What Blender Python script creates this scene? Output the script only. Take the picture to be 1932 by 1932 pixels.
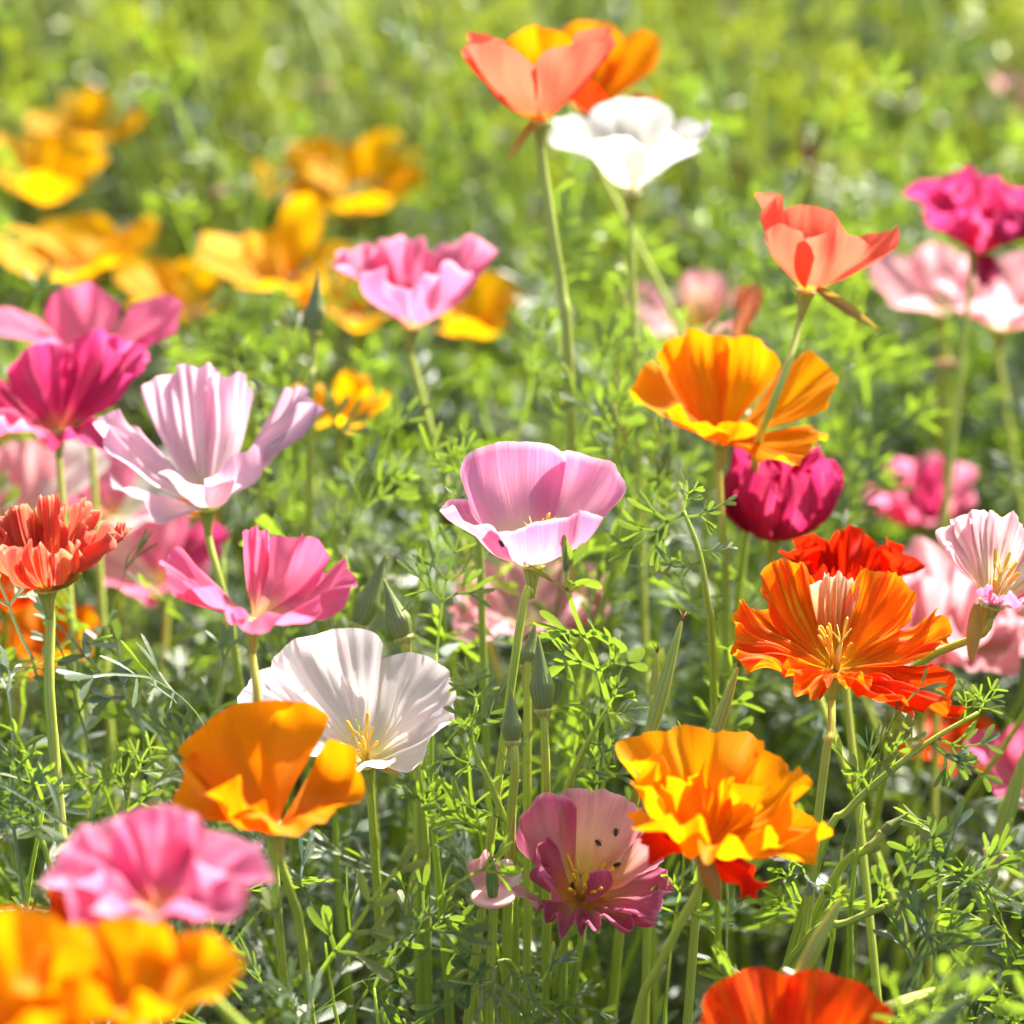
import bpy, math, random
import numpy as np
from mathutils import Vector, Matrix, noise

for o in list(bpy.data.objects):
    bpy.data.objects.remove(o)
scene = bpy.context.scene
COL = scene.collection
R = math.radians
V = Vector

# ------------------------------------------------------------------ camera
CAM = V((0.0, 0.0, 0.675))
PITCH = R(24.0)
LENS, SENSOR = 70.0, 24.0
K = SENSOR / 2 / LENS
cam_d = bpy.data.cameras.new('camera')
cam_d.lens = LENS
cam_d.sensor_width = SENSOR
cam_d.sensor_height = SENSOR
cam_d.clip_start = 0.01
cam_d.clip_end = 2000
cam_d.dof.use_dof = True
cam_d.dof.focus_distance = 0.872
cam_d.dof.aperture_fstop = 5.0
cam = bpy.data.objects.new('camera', cam_d)
COL.objects.link(cam)
cam.location = CAM
cam.rotation_euler = (math.pi / 2 - PITCH, 0, 0)
scene.camera = cam

# ------------------------------------------------------------------ sky, sun, exposure
SUN_EL, SUN_AZ = R(41), R(30)      # azimuth: clockwise from +Y (away from the camera) to the right
world = bpy.data.worlds.new('World')
scene.world = world
world.use_nodes = True
wn = world.node_tree.nodes
sky = wn.new('ShaderNodeTexSky')
sky.sky_type = 'NISHITA'
sky.sun_disc = False
sky.sun_elevation = SUN_EL
sky.sun_rotation = SUN_AZ
sky.altitude = 100
sky.air_density = 0.7
sky.dust_density = 4.0
world.node_tree.links.new(sky.outputs[0], wn['Background'].inputs[0])
wn['Background'].inputs[1].default_value = 0.13
sd = V((math.sin(SUN_AZ) * math.cos(SUN_EL), math.cos(SUN_AZ) * math.cos(SUN_EL), math.sin(SUN_EL)))
sun_d = bpy.data.lights.new('sun', 'SUN')
sun_d.energy = 5.0
sun_d.angle = R(0.53)
sun_d.color = (1.0, 0.95, 0.85)
sun = bpy.data.objects.new('sun', sun_d)
COL.objects.link(sun)
sun.location = (2, 4, 6)
sun.rotation_euler = sd.to_track_quat('Z', 'Y').to_euler()
scene.view_settings.view_transform = 'Standard'
scene.view_settings.look = 'None'
scene.view_settings.gamma = 1.0
scene.view_settings.exposure = 1.6
scene.render.engine = 'CYCLES'
scene.cycles.max_bounces = 8
scene.cycles.diffuse_bounces = 5
scene.cycles.glossy_bounces = 2
scene.cycles.transmission_bounces = 4
scene.cycles.caustics_reflective = False
scene.cycles.caustics_refractive = False

FWD = V((0, math.cos(PITCH), -math.sin(PITCH)))
UP = V((0, math.sin(PITCH), math.cos(PITCH)))
RIGHT = V((1, 0, 0))
S = 966.0        # half of the 1932 px grid in which the photograph was measured


def at(px, py, d):
    return CAM + d * (FWD + RIGHT * ((px - S) / S * K) - UP * ((py - S) / S * K))


def project(p):
    q = p - CAM
    d = q.dot(FWD)
    if d < 1e-4:
        return (-1e5, -1e5, d)
    return (S + q.dot(RIGHT) / d / K * S, S - q.dot(UP) / d / K * S, d)


# ------------------------------------------------------------------ mesh helpers
class MB:
    def __init__(self):
        self.v, self.f, self.uv = [], [], []

    def grid(self, P, UVs, close=False):
        """P: rows of points, each row the same length; UVs alike."""
        o = len(self.v)
        n = len(P[0])
        for r, ur in zip(P, UVs):
            self.v += [tuple(p) for p in r]
            self.uv += ur
        for i in range(len(P) - 1):
            for j in range(n - 1):
                a = o + i * n + j
                self.f.append((a, a + 1, a + n + 1, a + n))
            if close:
                a = o + i * n + n - 1
                b = o + i * n
                self.f.append((a, b, b + n, a + n))

    def tube(self, pts, rad, sides=8, v0=0.0, v1=1.0, cap=True, rib=0.0):
        pts = [V(p) for p in pts]
        n = len(pts)
        if not hasattr(rad, '__len__'):
            rad = [rad] * n
        rows, uvs = [], []
        ref = V((0.31, 0.83, 0.11))
        prev = None
        for i, p in enumerate(pts):
            t = (pts[min(i + 1, n - 1)] - pts[max(i - 1, 0)]).normalized()
            a = (prev if prev is not None else ref)
            a = (a - t * a.dot(t))
            if a.length < 1e-5:
                a = t.orthogonal()
            a.normalize()
            prev = a
            b = t.cross(a)
            row, ur = [], []
            for k in range(sides):
                an = 2 * math.pi * k / sides
                rr = rad[i] * (1 + (rib if k % 2 else -rib))
                row.append(p + (a * math.cos(an) + b * math.sin(an)) * rr)
                ur.append((k / sides, v0 + (v1 - v0) * i / (n - 1)))
            rows.append(row)
            uvs.append(ur)
        o = len(self.v)
        self.grid(rows, uvs, close=True)
        if cap:
            self.f.append(tuple(o + k for k in reversed(range(sides))))
            self.f.append(tuple(o + (n - 1) * sides + k for k in range(sides)))

    def lathe(self, prof, sides=14, bend=None, rib=0.0):
        rows, uvs = [], []
        for i, (r, z) in enumerate(prof):
            c = bend(z) if bend else V((0, 0, 0))
            row, ur = [], []
            for k in range(sides):
                a = 2 * math.pi * k / sides
                rr = max(r, 1e-5) * (1 + rib * math.cos(a * 8))
                row.append(V((rr * math.cos(a), rr * math.sin(a), z)) + c)
                ur.append((k / sides, i / (len(prof) - 1)))
            rows.append(row)
            uvs.append(ur)
        self.grid(rows, uvs, close=True)

    def mesh(self, name, smooth=True):
        m = bpy.data.meshes.new(name)
        m.from_pydata(self.v, [], self.f)
        uvl = m.uv_layers.new(name='UVMap')
        li = np.zeros(len(m.loops), dtype=np.int32)
        m.loops.foreach_get('vertex_index', li)
        uvl.data.foreach_set('uv', np.array(self.uv, dtype=np.float32)[li].ravel())
        if smooth:
            m.polygons.foreach_set('use_smooth', np.ones(len(m.polygons), dtype=bool))
        m.update()
        return m


def link(name, data, parent=None, mw=None, mat=None):
    o = bpy.data.objects.new(name, data)
    COL.objects.link(o)
    if parent:
        o.parent = parent
    if mw is not None:
        o.matrix_local = mw
    if mat and data and not data.materials:
        data.materials.append(mat)
    return o


def tag(o, label=None, cat=None, group=None, kind=None):
    if label: o['label'] = label
    if cat: o['category'] = cat
    if group: o['group'] = group
    if kind: o['kind'] = kind
    return o


def spline(pts, n=24):
    """Catmull-Rom through the points."""
    pts = [V(p) for p in pts]
    P = [pts[0] * 2 - pts[1]] + pts + [pts[-1] * 2 - pts[-2]]
    out = []
    segs = len(pts) - 1
    for i in range(segs):
        a, b, c, d = P[i:i + 4]
        m = max(3, n // segs)
        for k in range(m + (1 if i == segs - 1 else 0)):
            t = k / m
            out.append(0.5 * ((2 * b) + (c - a) * t + (2 * a - 5 * b + 4 * c - d) * t * t + (3 * b - a - 3 * c + d) * t ** 3))
    return out


# ------------------------------------------------------------------ materials
def new_mat(name):
    m = bpy.data.materials.new(name)
    m.use_nodes = True
    nt = m.node_tree
    nt.nodes.clear()
    return m, nt, nt.nodes, nt.links


def mixc(N, L, fac, a, b, mode='MIX'):
    n = N.new('ShaderNodeMix')
    n.data_type = 'RGBA'
    n.blend_type = mode
    for idx, val in ((0, fac), (6, a), (7, b)):
        if hasattr(val, 'is_output'):
            L.new(val, n.inputs[idx])
        elif isinstance(val, (int, float)):
            n.inputs[idx].default_value = val
        else:
            n.inputs[idx].default_value = (*val, 1)
    return n.outputs[2]


def math_n(N, L, op, a, b=None, clamp=False):
    n = N.new('ShaderNodeMath')
    n.operation = op
    n.use_clamp = clamp
    for i, val in ((0, a), (1, b)):
        if val is None: continue
        if hasattr(val, 'is_output'): L.new(val, n.inputs[i])
        else: n.inputs[i].default_value = val
    return n.outputs[0]


def ramp(N, L, fac, stops):
    n = N.new('ShaderNodeValToRGB')
    e = n.color_ramp.elements
    while len(e) < len(stops): e.new(0.5)
    for el, (p, c) in zip(e, stops):
        el.position = p
        el.color = (*c, 1) if len(c) == 3 else c
    L.new(fac, n.inputs[0])
    return n.outputs[0]


def thin_shader(N, L, col, trans_col, trans, rough, spec, bump=None):
    """A thin sheet: what it does not reflect it lets through."""
    pr = N.new('ShaderNodeBsdfPrincipled')
    L.new(col, pr.inputs['Base Color'])
    pr.inputs['Roughness'].default_value = rough
    pr.inputs['Specular IOR Level'].default_value = spec
    tr = N.new('ShaderNodeBsdfTranslucent')
    L.new(trans_col, tr.inputs['Color'])
    if bump is not None:
        L.new(bump, pr.inputs['Normal'])
        L.new(bump, tr.inputs['Normal'])
    mx = N.new('ShaderNodeMixShader')
    mx.inputs[0].default_value = trans
    L.new(pr.outputs[0], mx.inputs[1])
    L.new(tr.outputs[0], mx.inputs[2])
    out = N.new('ShaderNodeOutputMaterial')
    L.new(mx.outputs[0], out.inputs[0])


def petal_mat(name, base, mid, rim, streak=None, sfreq=22.0, samt=0.5, p0=0.12, p1=0.42, edge=None, trans=0.57):
    m, nt, N, L = new_mat(name)
    uv = N.new('ShaderNodeUVMap')
    sep = N.new('ShaderNodeSeparateXYZ')
    L.new(uv.outputs[0], sep.inputs[0])
    oi = N.new('ShaderNodeObjectInfo')
    # veins fan out from the petal's base: stretched noise in (across, along)
    def fan(fx, fy, detail, off):
        mp = N.new('ShaderNodeCombineXYZ')
        L.new(math_n(N, L, 'MULTIPLY', sep.outputs[0], fx), mp.inputs[0])
        L.new(math_n(N, L, 'MULTIPLY', sep.outputs[1], fy), mp.inputs[1])
        L.new(math_n(N, L, 'MULTIPLY_ADD', oi.outputs['Random'], 37.0), mp.inputs[2])
        mp.inputs[2].links[0].from_node.inputs[2].default_value = off
        n = N.new('ShaderNodeTexNoise')
        n.inputs['Scale'].default_value = 1.0
        n.inputs['Detail'].default_value = detail
        n.inputs['Roughness'].default_value = 0.6
        L.new(mp.outputs[0], n.inputs['Vector'])
        return n.outputs[0]
    wob = fan(3.0, 3.0, 2, 5.0)
    vv = math_n(N, L, 'ADD', sep.outputs[1], math_n(N, L, 'MULTIPLY', math_n(N, L, 'SUBTRACT', wob, 0.5), 0.18))
    st = [(p0, base), (p1, mid), (0.97, rim)]
    col = ramp(N, L, vv, st)
    veins = fan(sfreq, 1.1, 3, 0.0)
    if streak:
        sf = math_n(N, L, 'MULTIPLY_ADD', veins, 5.0, True)
        sf.node.inputs[2].default_value = -2.45
        sf = math_n(N, L, 'MULTIPLY', sf, samt)
        fade = ramp(N, L, sep.outputs[1], [(0.12, (0, 0, 0)), (0.5, (1, 1, 1))])
        sf = math_n(N, L, 'MULTIPLY', sf, fade)
        col = mixc(N, L, sf, col, streak)
    if edge:
        ef = ramp(N, L, sep.outputs[1], [(0.93, (0, 0, 0)), (1.0, (0.8, 0.8, 0.8))])
        col = mixc(N, L, ef, col, edge)
    fine = fan(70.0, 1.6, 2, 11.0)
    fv = ramp(N, L, fine, [(0.3, (0.90, 0.88, 0.89)), (0.7, (1, 1, 1))])
    col = mixc(N, L, 0.8, col, fv, 'MULTIPLY')
    hsv = N.new('ShaderNodeHueSaturation')
    hv = math_n(N, L, 'MULTIPLY_ADD', oi.outputs['Random'], 0.16)
    hv.node.inputs[2].default_value = 0.92
    L.new(hv, hsv.inputs['Value'])
    L.new(col, hsv.inputs['Color'])
    col = hsv.outputs[0]
    tcol = col
    bmp = N.new('ShaderNodeBump')
    bmp.inputs['Strength'].default_value = 0.35
    bmp.inputs['Distance'].default_value = 0.0006
    L.new(math_n(N, L, 'ADD', fine, veins), bmp.inputs['Height'])
    thin_shader(N, L, col, tcol, trans, 0.55, 0.12, bmp.outputs[0])
    return m


PM = {
    'pink':    petal_mat('petal_pink', (0.88, 0.80, 0.46), (0.84, 0.36, 0.50), (0.72, 0.20, 0.40), (0.88, 0.55, 0.66), 16, 0.35, 0.2, 0.5, (0.90, 0.64, 0.70)),
    'hotpink': petal_mat('petal_hot_pink', (0.88, 0.60, 0.24), (0.86, 0.20, 0.31), (0.83, 0.15, 0.31), (0.88, 0.36, 0.46), 9, 0.35, 0.10, 0.34),
    'rosepink': petal_mat('petal_rose_pink', (0.88, 0.40, 0.18), (0.85, 0.16, 0.30), (0.84, 0.20, 0.37), (0.90, 0.46, 0.58), 8, 0.7, 0.05, 0.3, (0.88, 0.42, 0.54)),
    'palerose': petal_mat('petal_pale_rose', (0.86, 0.72, 0.46), (0.85, 0.42, 0.45), (0.85, 0.40, 0.45), (0.88, 0.64, 0.62), 9, 0.6, 0.1, 0.4),
    'magenta': petal_mat('petal_magenta', (0.78, 0.22, 0.12), (0.68, 0.03, 0.14), (0.68, 0.06, 0.22), (0.82, 0.24, 0.38), 9, 0.5, 0.05, 0.25),
    'crimson': petal_mat('petal_crimson', (0.6, 0.06, 0.08), (0.54, 0.012, 0.08), (0.54, 0.03, 0.14), (0.76, 0.15, 0.27), 9, 0.5, 0.05, 0.25),
    'lilac':   petal_mat('petal_lilac', (0.88, 0.82, 0.52), (0.86, 0.64, 0.68), (0.82, 0.50, 0.62), (0.70, 0.32, 0.46), 12, 0.4, 0.1, 0.3),
    'white':   petal_mat('petal_white', (0.74, 0.66, 0.40), (0.70, 0.69, 0.62), (0.70, 0.69, 0.65), (0.60, 0.59, 0.53), 10, 0.3, 0.05, 0.4),
    'blush':   petal_mat('petal_blush', (0.90, 0.82, 0.42), (0.91, 0.83, 0.78), (0.91, 0.84, 0.83), (0.86, 0.60, 0.64), 14, 0.4, 0.12, 0.38),
    'striped': petal_mat('petal_striped', (0.88, 0.78, 0.40), (0.87, 0.68, 0.62), (0.85, 0.42, 0.48), (0.83, 0.28, 0.38), 15, 0.8, 0.1, 0.6, (0.88, 0.74, 0.70)),
    'coral':   petal_mat('petal_coral', (0.90, 0.34, 0.015), (0.88, 0.13, 0.06), (0.88, 0.16, 0.095), (0.90, 0.23, 0.11), 10, 0.4, 0.08, 0.22),
    'salmon':  petal_mat('petal_salmon', (0.88, 0.38, 0.03), (0.82, 0.15, 0.07), (0.76, 0.11, 0.08), (0.88, 0.32, 0.07), 13, 0.75, 0.08, 0.3, (0.88, 0.38, 0.24)),
    'orange':  petal_mat('petal_orange', (0.88, 0.20, 0.002), (0.90, 0.24, 0.002), (0.92, 0.32, 0.002), (0.90, 0.15, 0.002), 9, 0.5, 0.1, 0.4),
    'goldorange': petal_mat('petal_gold_orange', (0.90, 0.24, 0.002), (0.92, 0.38, 0.002), (0.92, 0.36, 0.002), (0.90, 0.22, 0.002), 7, 0.6, 0.1, 0.4),
    'flame':   petal_mat('petal_flame', (0.92, 0.52, 0.008), (0.90, 0.17, 0.003), (0.86, 0.09, 0.003), (0.94, 0.46, 0.008), 13, 0.95, 0.05, 0.30, (0.92, 0.28, 0.008)),
    'striped_flame': petal_mat('petal_flame_striped', (0.90, 0.48, 0.01), (0.90, 0.38, 0.05), (0.90, 0.60, 0.36), (0.84, 0.10, 0.02), 14, 0.8, 0.05, 0.4, (0.90, 0.75, 0.55)),
    'yellow':  petal_mat('petal_yellow', (0.90, 0.26, 0.002), (0.93, 0.45, 0.002), (0.93, 0.50, 0.003), (0.92, 0.32, 0.002), 6, 0.5, 0.1, 0.4),
    'redorange': petal_mat('petal_red_orange', (0.90, 0.32, 0.003), (0.88, 0.075, 0.002), (0.86, 0.06, 0.003), (0.90, 0.20, 0.004), 9, 0.8, 0.1, 0.4),
    'red':     petal_mat('petal_red', (0.84, 0.06, 0.003), (0.78, 0.024, 0.003), (0.76, 0.026, 0.004), (0.84, 0.055, 0.004), 9, 0.4, 0.05, 0.3),
    'mauve':   petal_mat('petal_mauve', (0.90, 0.52, 0.10), (0.76, 0.27, 0.30), (0.56, 0.10, 0.25), (0.72, 0.30, 0.36), 12, 0.35, 0.14, 0.5, (0.72, 0.32, 0.44)),
    'peach':   petal_mat('petal_peach_mauve', (0.92, 0.58, 0.08), (0.84, 0.44, 0.32), (0.72, 0.28, 0.37), (0.86, 0.56, 0.46), 12, 0.4, 0.18, 0.6, (0.78, 0.46, 0.52)),
    'drybrown': petal_mat('petal_dried_brown', (0.30, 0.10, 0.06), (0.20, 0.06, 0.04), (0.07, 0.025, 0.015), (0.3, 0.12, 0.08), 9, 0.6, 0.1, 0.4, trans=0.2),
    'dry':     petal_mat('petal_dried', (0.62, 0.26, 0.10), (0.60, 0.20, 0.09), (0.50, 0.12, 0.06), (0.6, 0.3, 0.16), 9, 0.6, 0.1, 0.4, trans=0.35),
}


def leaf_mat(name, col, tcol, tipc, trans=0.42, rough=0.42, spec=0.5):
    m, nt, N, L = new_mat(name)
    uv = N.new('ShaderNodeUVMap')
    sep = N.new('ShaderNodeSeparateXYZ')
    L.new(uv.outputs[0], sep.inputs[0])
    oi = N.new('ShaderNodeObjectInfo')
    tc = N.new('ShaderNodeTexCoord')
    no = N.new('ShaderNodeTexNoise')
    no.inputs['Scale'].default_value = 9.0
    no.inputs['Detail'].default_value = 3
    L.new(tc.outputs['Object'], no.inputs['Vector'])
    f = math_n(N, L, 'MULTIPLY_ADD', oi.outputs['Random'], 0.7)
    L.new(math_n(N, L, 'MULTIPLY', no.outputs[0], 0.5), f.node.inputs[2])
    c = mixc(N, L, f, [x * 0.72 for x in col], [min(1, x * 1.4) for x in col])
    t = mixc(N, L, f, [x * 0.75 for x in tcol], [min(1, x * 1.3) for x in tcol])
    # some leaves lean to yellow, some to blue-grey
    hs = ramp(N, L, oi.outputs['Random'], [(0.0, (0.80, 1.0, 1.3)), (0.5, (1, 1, 1)), (1.0, (1.35, 1.08, 0.6))])
    c = mixc(N, L, 1.0, c, hs, 'MULTIPLY')
    tip = ramp(N, L, sep.outputs[1], [(0.90, (0, 0, 0)), (1.0, (1, 1, 1))])
    tipf = math_n(N, L, 'MULTIPLY', tip, math_n(N, L, 'MULTIPLY', no.outputs[0], 1.1))
    c = mixc(N, L, tipf, c, tipc)
    t = mixc(N, L, tipf, t, tipc)
    bmp = N.new('ShaderNodeBump')
    bmp.inputs['Strength'].default_value = 0.25
    bmp.inputs['Distance'].default_value = 0.0005
    n2 = N.new('ShaderNodeTexNoise')
    n2.inputs['Scale'].default_value = 60.0
    L.new(tc.outputs['Object'], n2.inputs['Vector'])
    L.new(n2.outputs[0], bmp.inputs['Height'])
    thin_shader(N, L, c, t, trans, rough, spec, bmp.outputs[0])
    return m


LM = leaf_mat('poppy_leaf', (0.105, 0.155, 0.080), (0.25, 0.39, 0.02), (0.50, 0.20, 0.10), 0.45, 0.48, 0.9)
LM_FAR = leaf_mat('poppy_leaf_meadow', (0.13, 0.16, 0.06), (0.29, 0.36, 0.015), (0.45, 0.22, 0.08), 0.42, 0.40, 1.0)


def solid_mat(name, c0, c1, stripes=0.0, rough=0.5, spec=0.4, sss=0.0, ends=None):
    """Round green things: stems, buds, pods; ribs run along them."""
    m, nt, N, L = new_mat(name)
    uv = N.new('ShaderNodeUVMap')
    sep = N.new('ShaderNodeSeparateXYZ')
    L.new(uv.outputs[0], sep.inputs[0])
    oi = N.new('ShaderNodeObjectInfo')
    tc = N.new('ShaderNodeTexCoord')
    no = N.new('ShaderNodeTexNoise')
    no.inputs['Scale'].default_value = 120.0
    no.inputs['Detail'].default_value = 4
    L.new(tc.outputs['Object'], no.inputs['Vector'])
    f = math_n(N, L, 'ADD', math_n(N, L, 'MULTIPLY', no.outputs[0], 0.6), math_n(N, L, 'MULTIPLY', oi.outputs['Random'], 0.4))
    c = mixc(N, L, f, c0, c1)
    if ends:
        c = mixc(N, L, ramp(N, L, sep.outputs[1], [(ends[1], (0, 0, 0)), (ends[2], (1, 1, 1))]), c, ends[0])
    bmp = None
    pr = N.new('ShaderNodeBsdfPrincipled')
    if stripes:
        w = math_n(N, L, 'SINE', math_n(N, L, 'MULTIPLY', sep.outputs[0], 2 * math.pi * stripes))
        c = mixc(N, L, math_n(N, L, 'MULTIPLY_ADD', w, 0.25, True), c, [x * 0.7 for x in c0])
        b = N.new('ShaderNodeBump')
        b.inputs['Strength'].default_value = 0.3
        b.inputs['Distance'].default_value = 0.0003
        L.new(w, b.inputs['Height'])
        L.new(b.outputs[0], pr.inputs['Normal'])
    L.new(c, pr.inputs['Base Color'])
    pr.inputs['Roughness'].default_value = rough
    pr.inputs['Specular IOR Level'].default_value = spec
    out = N.new('ShaderNodeOutputMaterial')
    if sss:
        pr.inputs['Subsurface Weight'].default_value = sss
        pr.inputs['Subsurface Radius'].default_value = (1.0, 1.0, 0.45)
        pr.inputs['Subsurface Scale'].default_value = 0.0022
    L.new(pr.outputs[0], out.inputs[0])
    return m


STEM = solid_mat('flower_stem', (0.46, 0.56, 0.09), (0.56, 0.62, 0.13), 9, 0.45, 0.5, 1.0)
STALK = solid_mat('leafy_stalk', (0.36, 0.48, 0.08), (0.46, 0.56, 0.10), 5, 0.45, 0.5, 0.9)
BUD = solid_mat('bud_cap', (0.20, 0.27, 0.08), (0.27, 0.32, 0.10), 18, 0.42, 0.5, 0.8, ((0.30, 0.16, 0.05), 0.86, 1.0))
POD = solid_mat('seed_pod', (0.42, 0.52, 0.09), (0.50, 0.56, 0.12), 10, 0.4, 0.5, 0.9, ((0.45, 0.16, 0.05), 0.9, 1.0))
DISC = solid_mat('receptacle_rim', (0.66, 0.38, 0.32), (0.72, 0.50, 0.40), 0, 0.55, 0.3, 0.6)
CONE = solid_mat('receptacle', (0.42, 0.46, 0.09), (0.55, 0.48, 0.14), 9, 0.5, 0.4, 0.8)
STAMEN = solid_mat('stamen', (0.80, 0.42, 0.02), (0.85, 0.55, 0.06), 0, 0.6, 0.2)
PISTIL = solid_mat('pistil', (0.60, 0.55, 0.10), (0.70, 0.60, 0.15), 0, 0.6, 0.2)
SEPAL = leaf_mat('sepal', (0.26, 0.20, 0.06), (0.42, 0.30, 0.05), (0.5, 0.2, 0.08), 0.4, 0.5, 0.3)
PISTIL_GREEN = solid_mat('green_pistil', (0.12, 0.24, 0.05), (0.18, 0.30, 0.07), 10, 0.4, 0.5, 0.4, ((0.40, 0.16, 0.05), 0.88, 1.0))
INSECT = solid_mat('insect_shell', (0.025, 0.015, 0.010), (0.05, 0.025, 0.012), 0, 0.3, 0.6)

m, nt, N, L = new_mat('soil')
tc = N.new('ShaderNodeTexCoord')
n1 = N.new('ShaderNodeTexNoise'); n1.inputs['Scale'].default_value = 30; n1.inputs['Detail'].default_value = 8
L.new(tc.outputs['Object'], n1.inputs['Vector'])
n2 = N.new('ShaderNodeTexNoise'); n2.inputs['Scale'].default_value = 0.8; n2.inputs['Detail'].default_value = 6
L.new(tc.outputs['Object'], n2.inputs['Vector'])
c = ramp(N, L, n1.outputs[0], [(0.3, (0.018, 0.015, 0.008)), (0.7, (0.05, 0.042, 0.02))])
c = mixc(N, L, ramp(N, L, n2.outputs[0], [(0.35, (0.25, 0.25, 0.25)), (0.6, (0.95, 0.95, 0.95))]), c, (0.035, 0.05, 0.012))
pr = N.new('ShaderNodeBsdfPrincipled'); L.new(c, pr.inputs['Base Color']); pr.inputs['Roughness'].default_value = 0.9
bp = N.new('ShaderNodeBump'); bp.inputs['Strength'].default_value = 0.8; bp.inputs['Distance'].default_value = 0.01
L.new(n1.outputs[0], bp.inputs['Height']); L.new(bp.outputs[0], pr.inputs['Normal'])
out = N.new('ShaderNodeOutputMaterial'); L.new(pr.outputs[0], out.inputs[0])
SOIL = m

# ------------------------------------------------------------------ ground
gb = MB()
xs = [-600, -60, -12] + [x * 0.25 for x in range(-24, 25)] + [12, 60, 600]
ys = [-600, -60, -8] + [y * 0.25 for y in range(-16, 49)] + [30, 90, 600]
rows, uvs = [], []
for y in ys:
    rows.append([V((x, y, 0.012 * noise.noise(V((x * 1.7, y * 1.7, 0))) if abs(x) < 8 and -6 < y < 13 else 0.0)) for x in xs])
    uvs.append([(x, y) for x in xs])
gb.grid(rows, uvs)
tag(link('ground', gb.mesh('ground'), mat=SOIL), kind='structure')


# ------------------------------------------------------------------ petals
def nz(a, b, c):
    return noise.noise(V((a, b, c)))


def petal(phi, th0, th1, L_, W, seed, nu=30, nv=22, r0=0.0012, rnd=0.30, pw=2.6, scal=0.035, scf=3.0,
          ruf=0.0016, rk=2.2, pleat=0.0, pk=6, lowb=0.003, roll=0.0, lip=0.0, flat=0.25, bendu=0.0, twist=0.0, base_w=0.8, notch=0.0):
    """One petal as a sheet growing from the flower's base; lengths in metres, angles in degrees from the axis."""
    # profile table
    n = 60
    tr, tz = [r0], [0.0]
    for i in range(n):
        t = (i + 0.5) / n
        th = th0 + (th1 - th0) * (t * t * (3 - 2 * t) * 0.5 + t * 0.5)
        if lip and t > 0.7:
            th += lip * ((t - 0.7) / 0.3) ** 1.5
        th = R(th)
        tr.append(tr[-1] + math.sin(th) * L_ / n)
        tz.append(tz[-1] + math.cos(th) * L_ / n)
    rows, uvs = [], []
    Wr = R(W)
    for j in range(nv + 1):
        v = j / nv
        row, ur = [], []
        for i in range(nu + 1):
            u = -1 + 2 * i / nu
            rim = 1 - rnd * abs(u) ** pw + scal * nz(u * scf, seed * 3.1, 1.7) + 0.3 * scal * nz(u * scf * 4, seed * 2.1, 4.7)
            rim -= notch * math.exp(-(u / 0.18) ** 2)
            t = min(max(v * rim, 0), 1.12)
            # at the very edge, fine irregularity
            x = t * n
            k = min(int(x), n - 1)
            f = x - k
            r = tr[k] + (tr[k + 1] - tr[k]) * f
            z = tz[k] + (tz[k + 1] - tz[k]) * f
            th = math.atan2(tr[k + 1] - tr[k], tz[k + 1] - tz[k])
            g = base_w + (1 - base_w) * min(1, t / 0.45) ** 0.8
            ph = Wr * u * g
            # ruffles, folds and lumps push the sheet along its own normal
            d = ruf * t ** 1.6 * math.sin(rk * math.pi * u + seed * 1.7 + 1.5 * nz(u * 1.5, t * 2, seed))
            d += lowb * t * nz(u * 1.4 + seed, t * 1.8, seed * 0.7) * 1.6
            d += 0.55 * ruf * t ** 2 * nz(u * 6, t * 3.0, seed * 1.3)
            if pleat:
                pu = u * pk + 0.35 * nz(u * 2, t * 1.2, seed)
                d += pleat * min(1, t * 1.5) * (abs((pu % 1.0) - 0.5) * 4 - 1) * (0.7 + 0.6 * nz(math.floor(pu) * 1.3, 0.5, seed))
            d -= roll * abs(u) ** 3 * t          # + curls the side edges inwards
            d += bendu * u * t
            cp, sp = math.cos(ph), math.sin(ph)
            X = r * (cp + flat * (1 - cp))
            Y = r * sp
            nx, nzc = math.cos(th), -math.sin(th)
            X += d * nx * cp
            Y += d * nx * sp
            z2 = z + d * nzc + twist * u * t * L_
            row.append(V((X, Y, z2)))
            ur.append((u * 0.5 + 0.5, v))
        rows.append(row)
        uvs.append(ur)
    a = R(phi)
    ca, sa = math.cos(a), math.sin(a)
    rows = [[V((p.x * ca - p.y * sa, p.x * sa + p.y * ca, p.z)) for p in r] for r in rows]
    mb = MB()
    mb.grid(rows, uvs)
    return mb


CONE_MB = MB()
CONE_MB.lathe([(0.0011, -0.011), (0.0013, -0.0085), (0.0022, -0.004), (0.0030, -0.001), (0.0040, -0.0006), (0.0040, -0.0003), (0.0022, -0.0001), (0.0004, 0.0)], 14)
CONE_ME = CONE_MB.mesh('receptacle'); CONE_ME.materials.append(CONE)
_s = MB(); _s.tube([(0, 0, 0), (0.0004, 0, 0.004), (0.0012, 0, 0.0075)], [0.00022, 0.0002, 0.0002], 5)
_s.tube([(0.0012, 0, 0.0072), (0.0017, 0, 0.0095), (0.0026, 0, 0.0118), (0.0030, 0, 0.0124)], [0.0003, 0.00055, 0.0005, 0.0001], 6)
STAMEN_ME = _s.mesh('stamen'); STAMEN_ME.materials.append(STAMEN)
_s = MB(); _s.tube([(0, 0, 0), (0, 0, 0.006), (0.0003, 0, 0.009)], [0.0011, 0.0008, 0.0004], 8)
for a in range(4):
    an = a * math.pi / 2 + 0.4
    _s.tube([(0, 0, 0.0085), (0.0012 * math.cos(an), 0.0012 * math.sin(an), 0.011), (0.0032 * math.cos(an), 0.0032 * math.sin(an), 0.0135)], [0.00035, 0.00028, 0.0001], 5)
PISTIL_ME = _s.mesh('pistil'); PISTIL_ME.materials.append(PISTIL)


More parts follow.
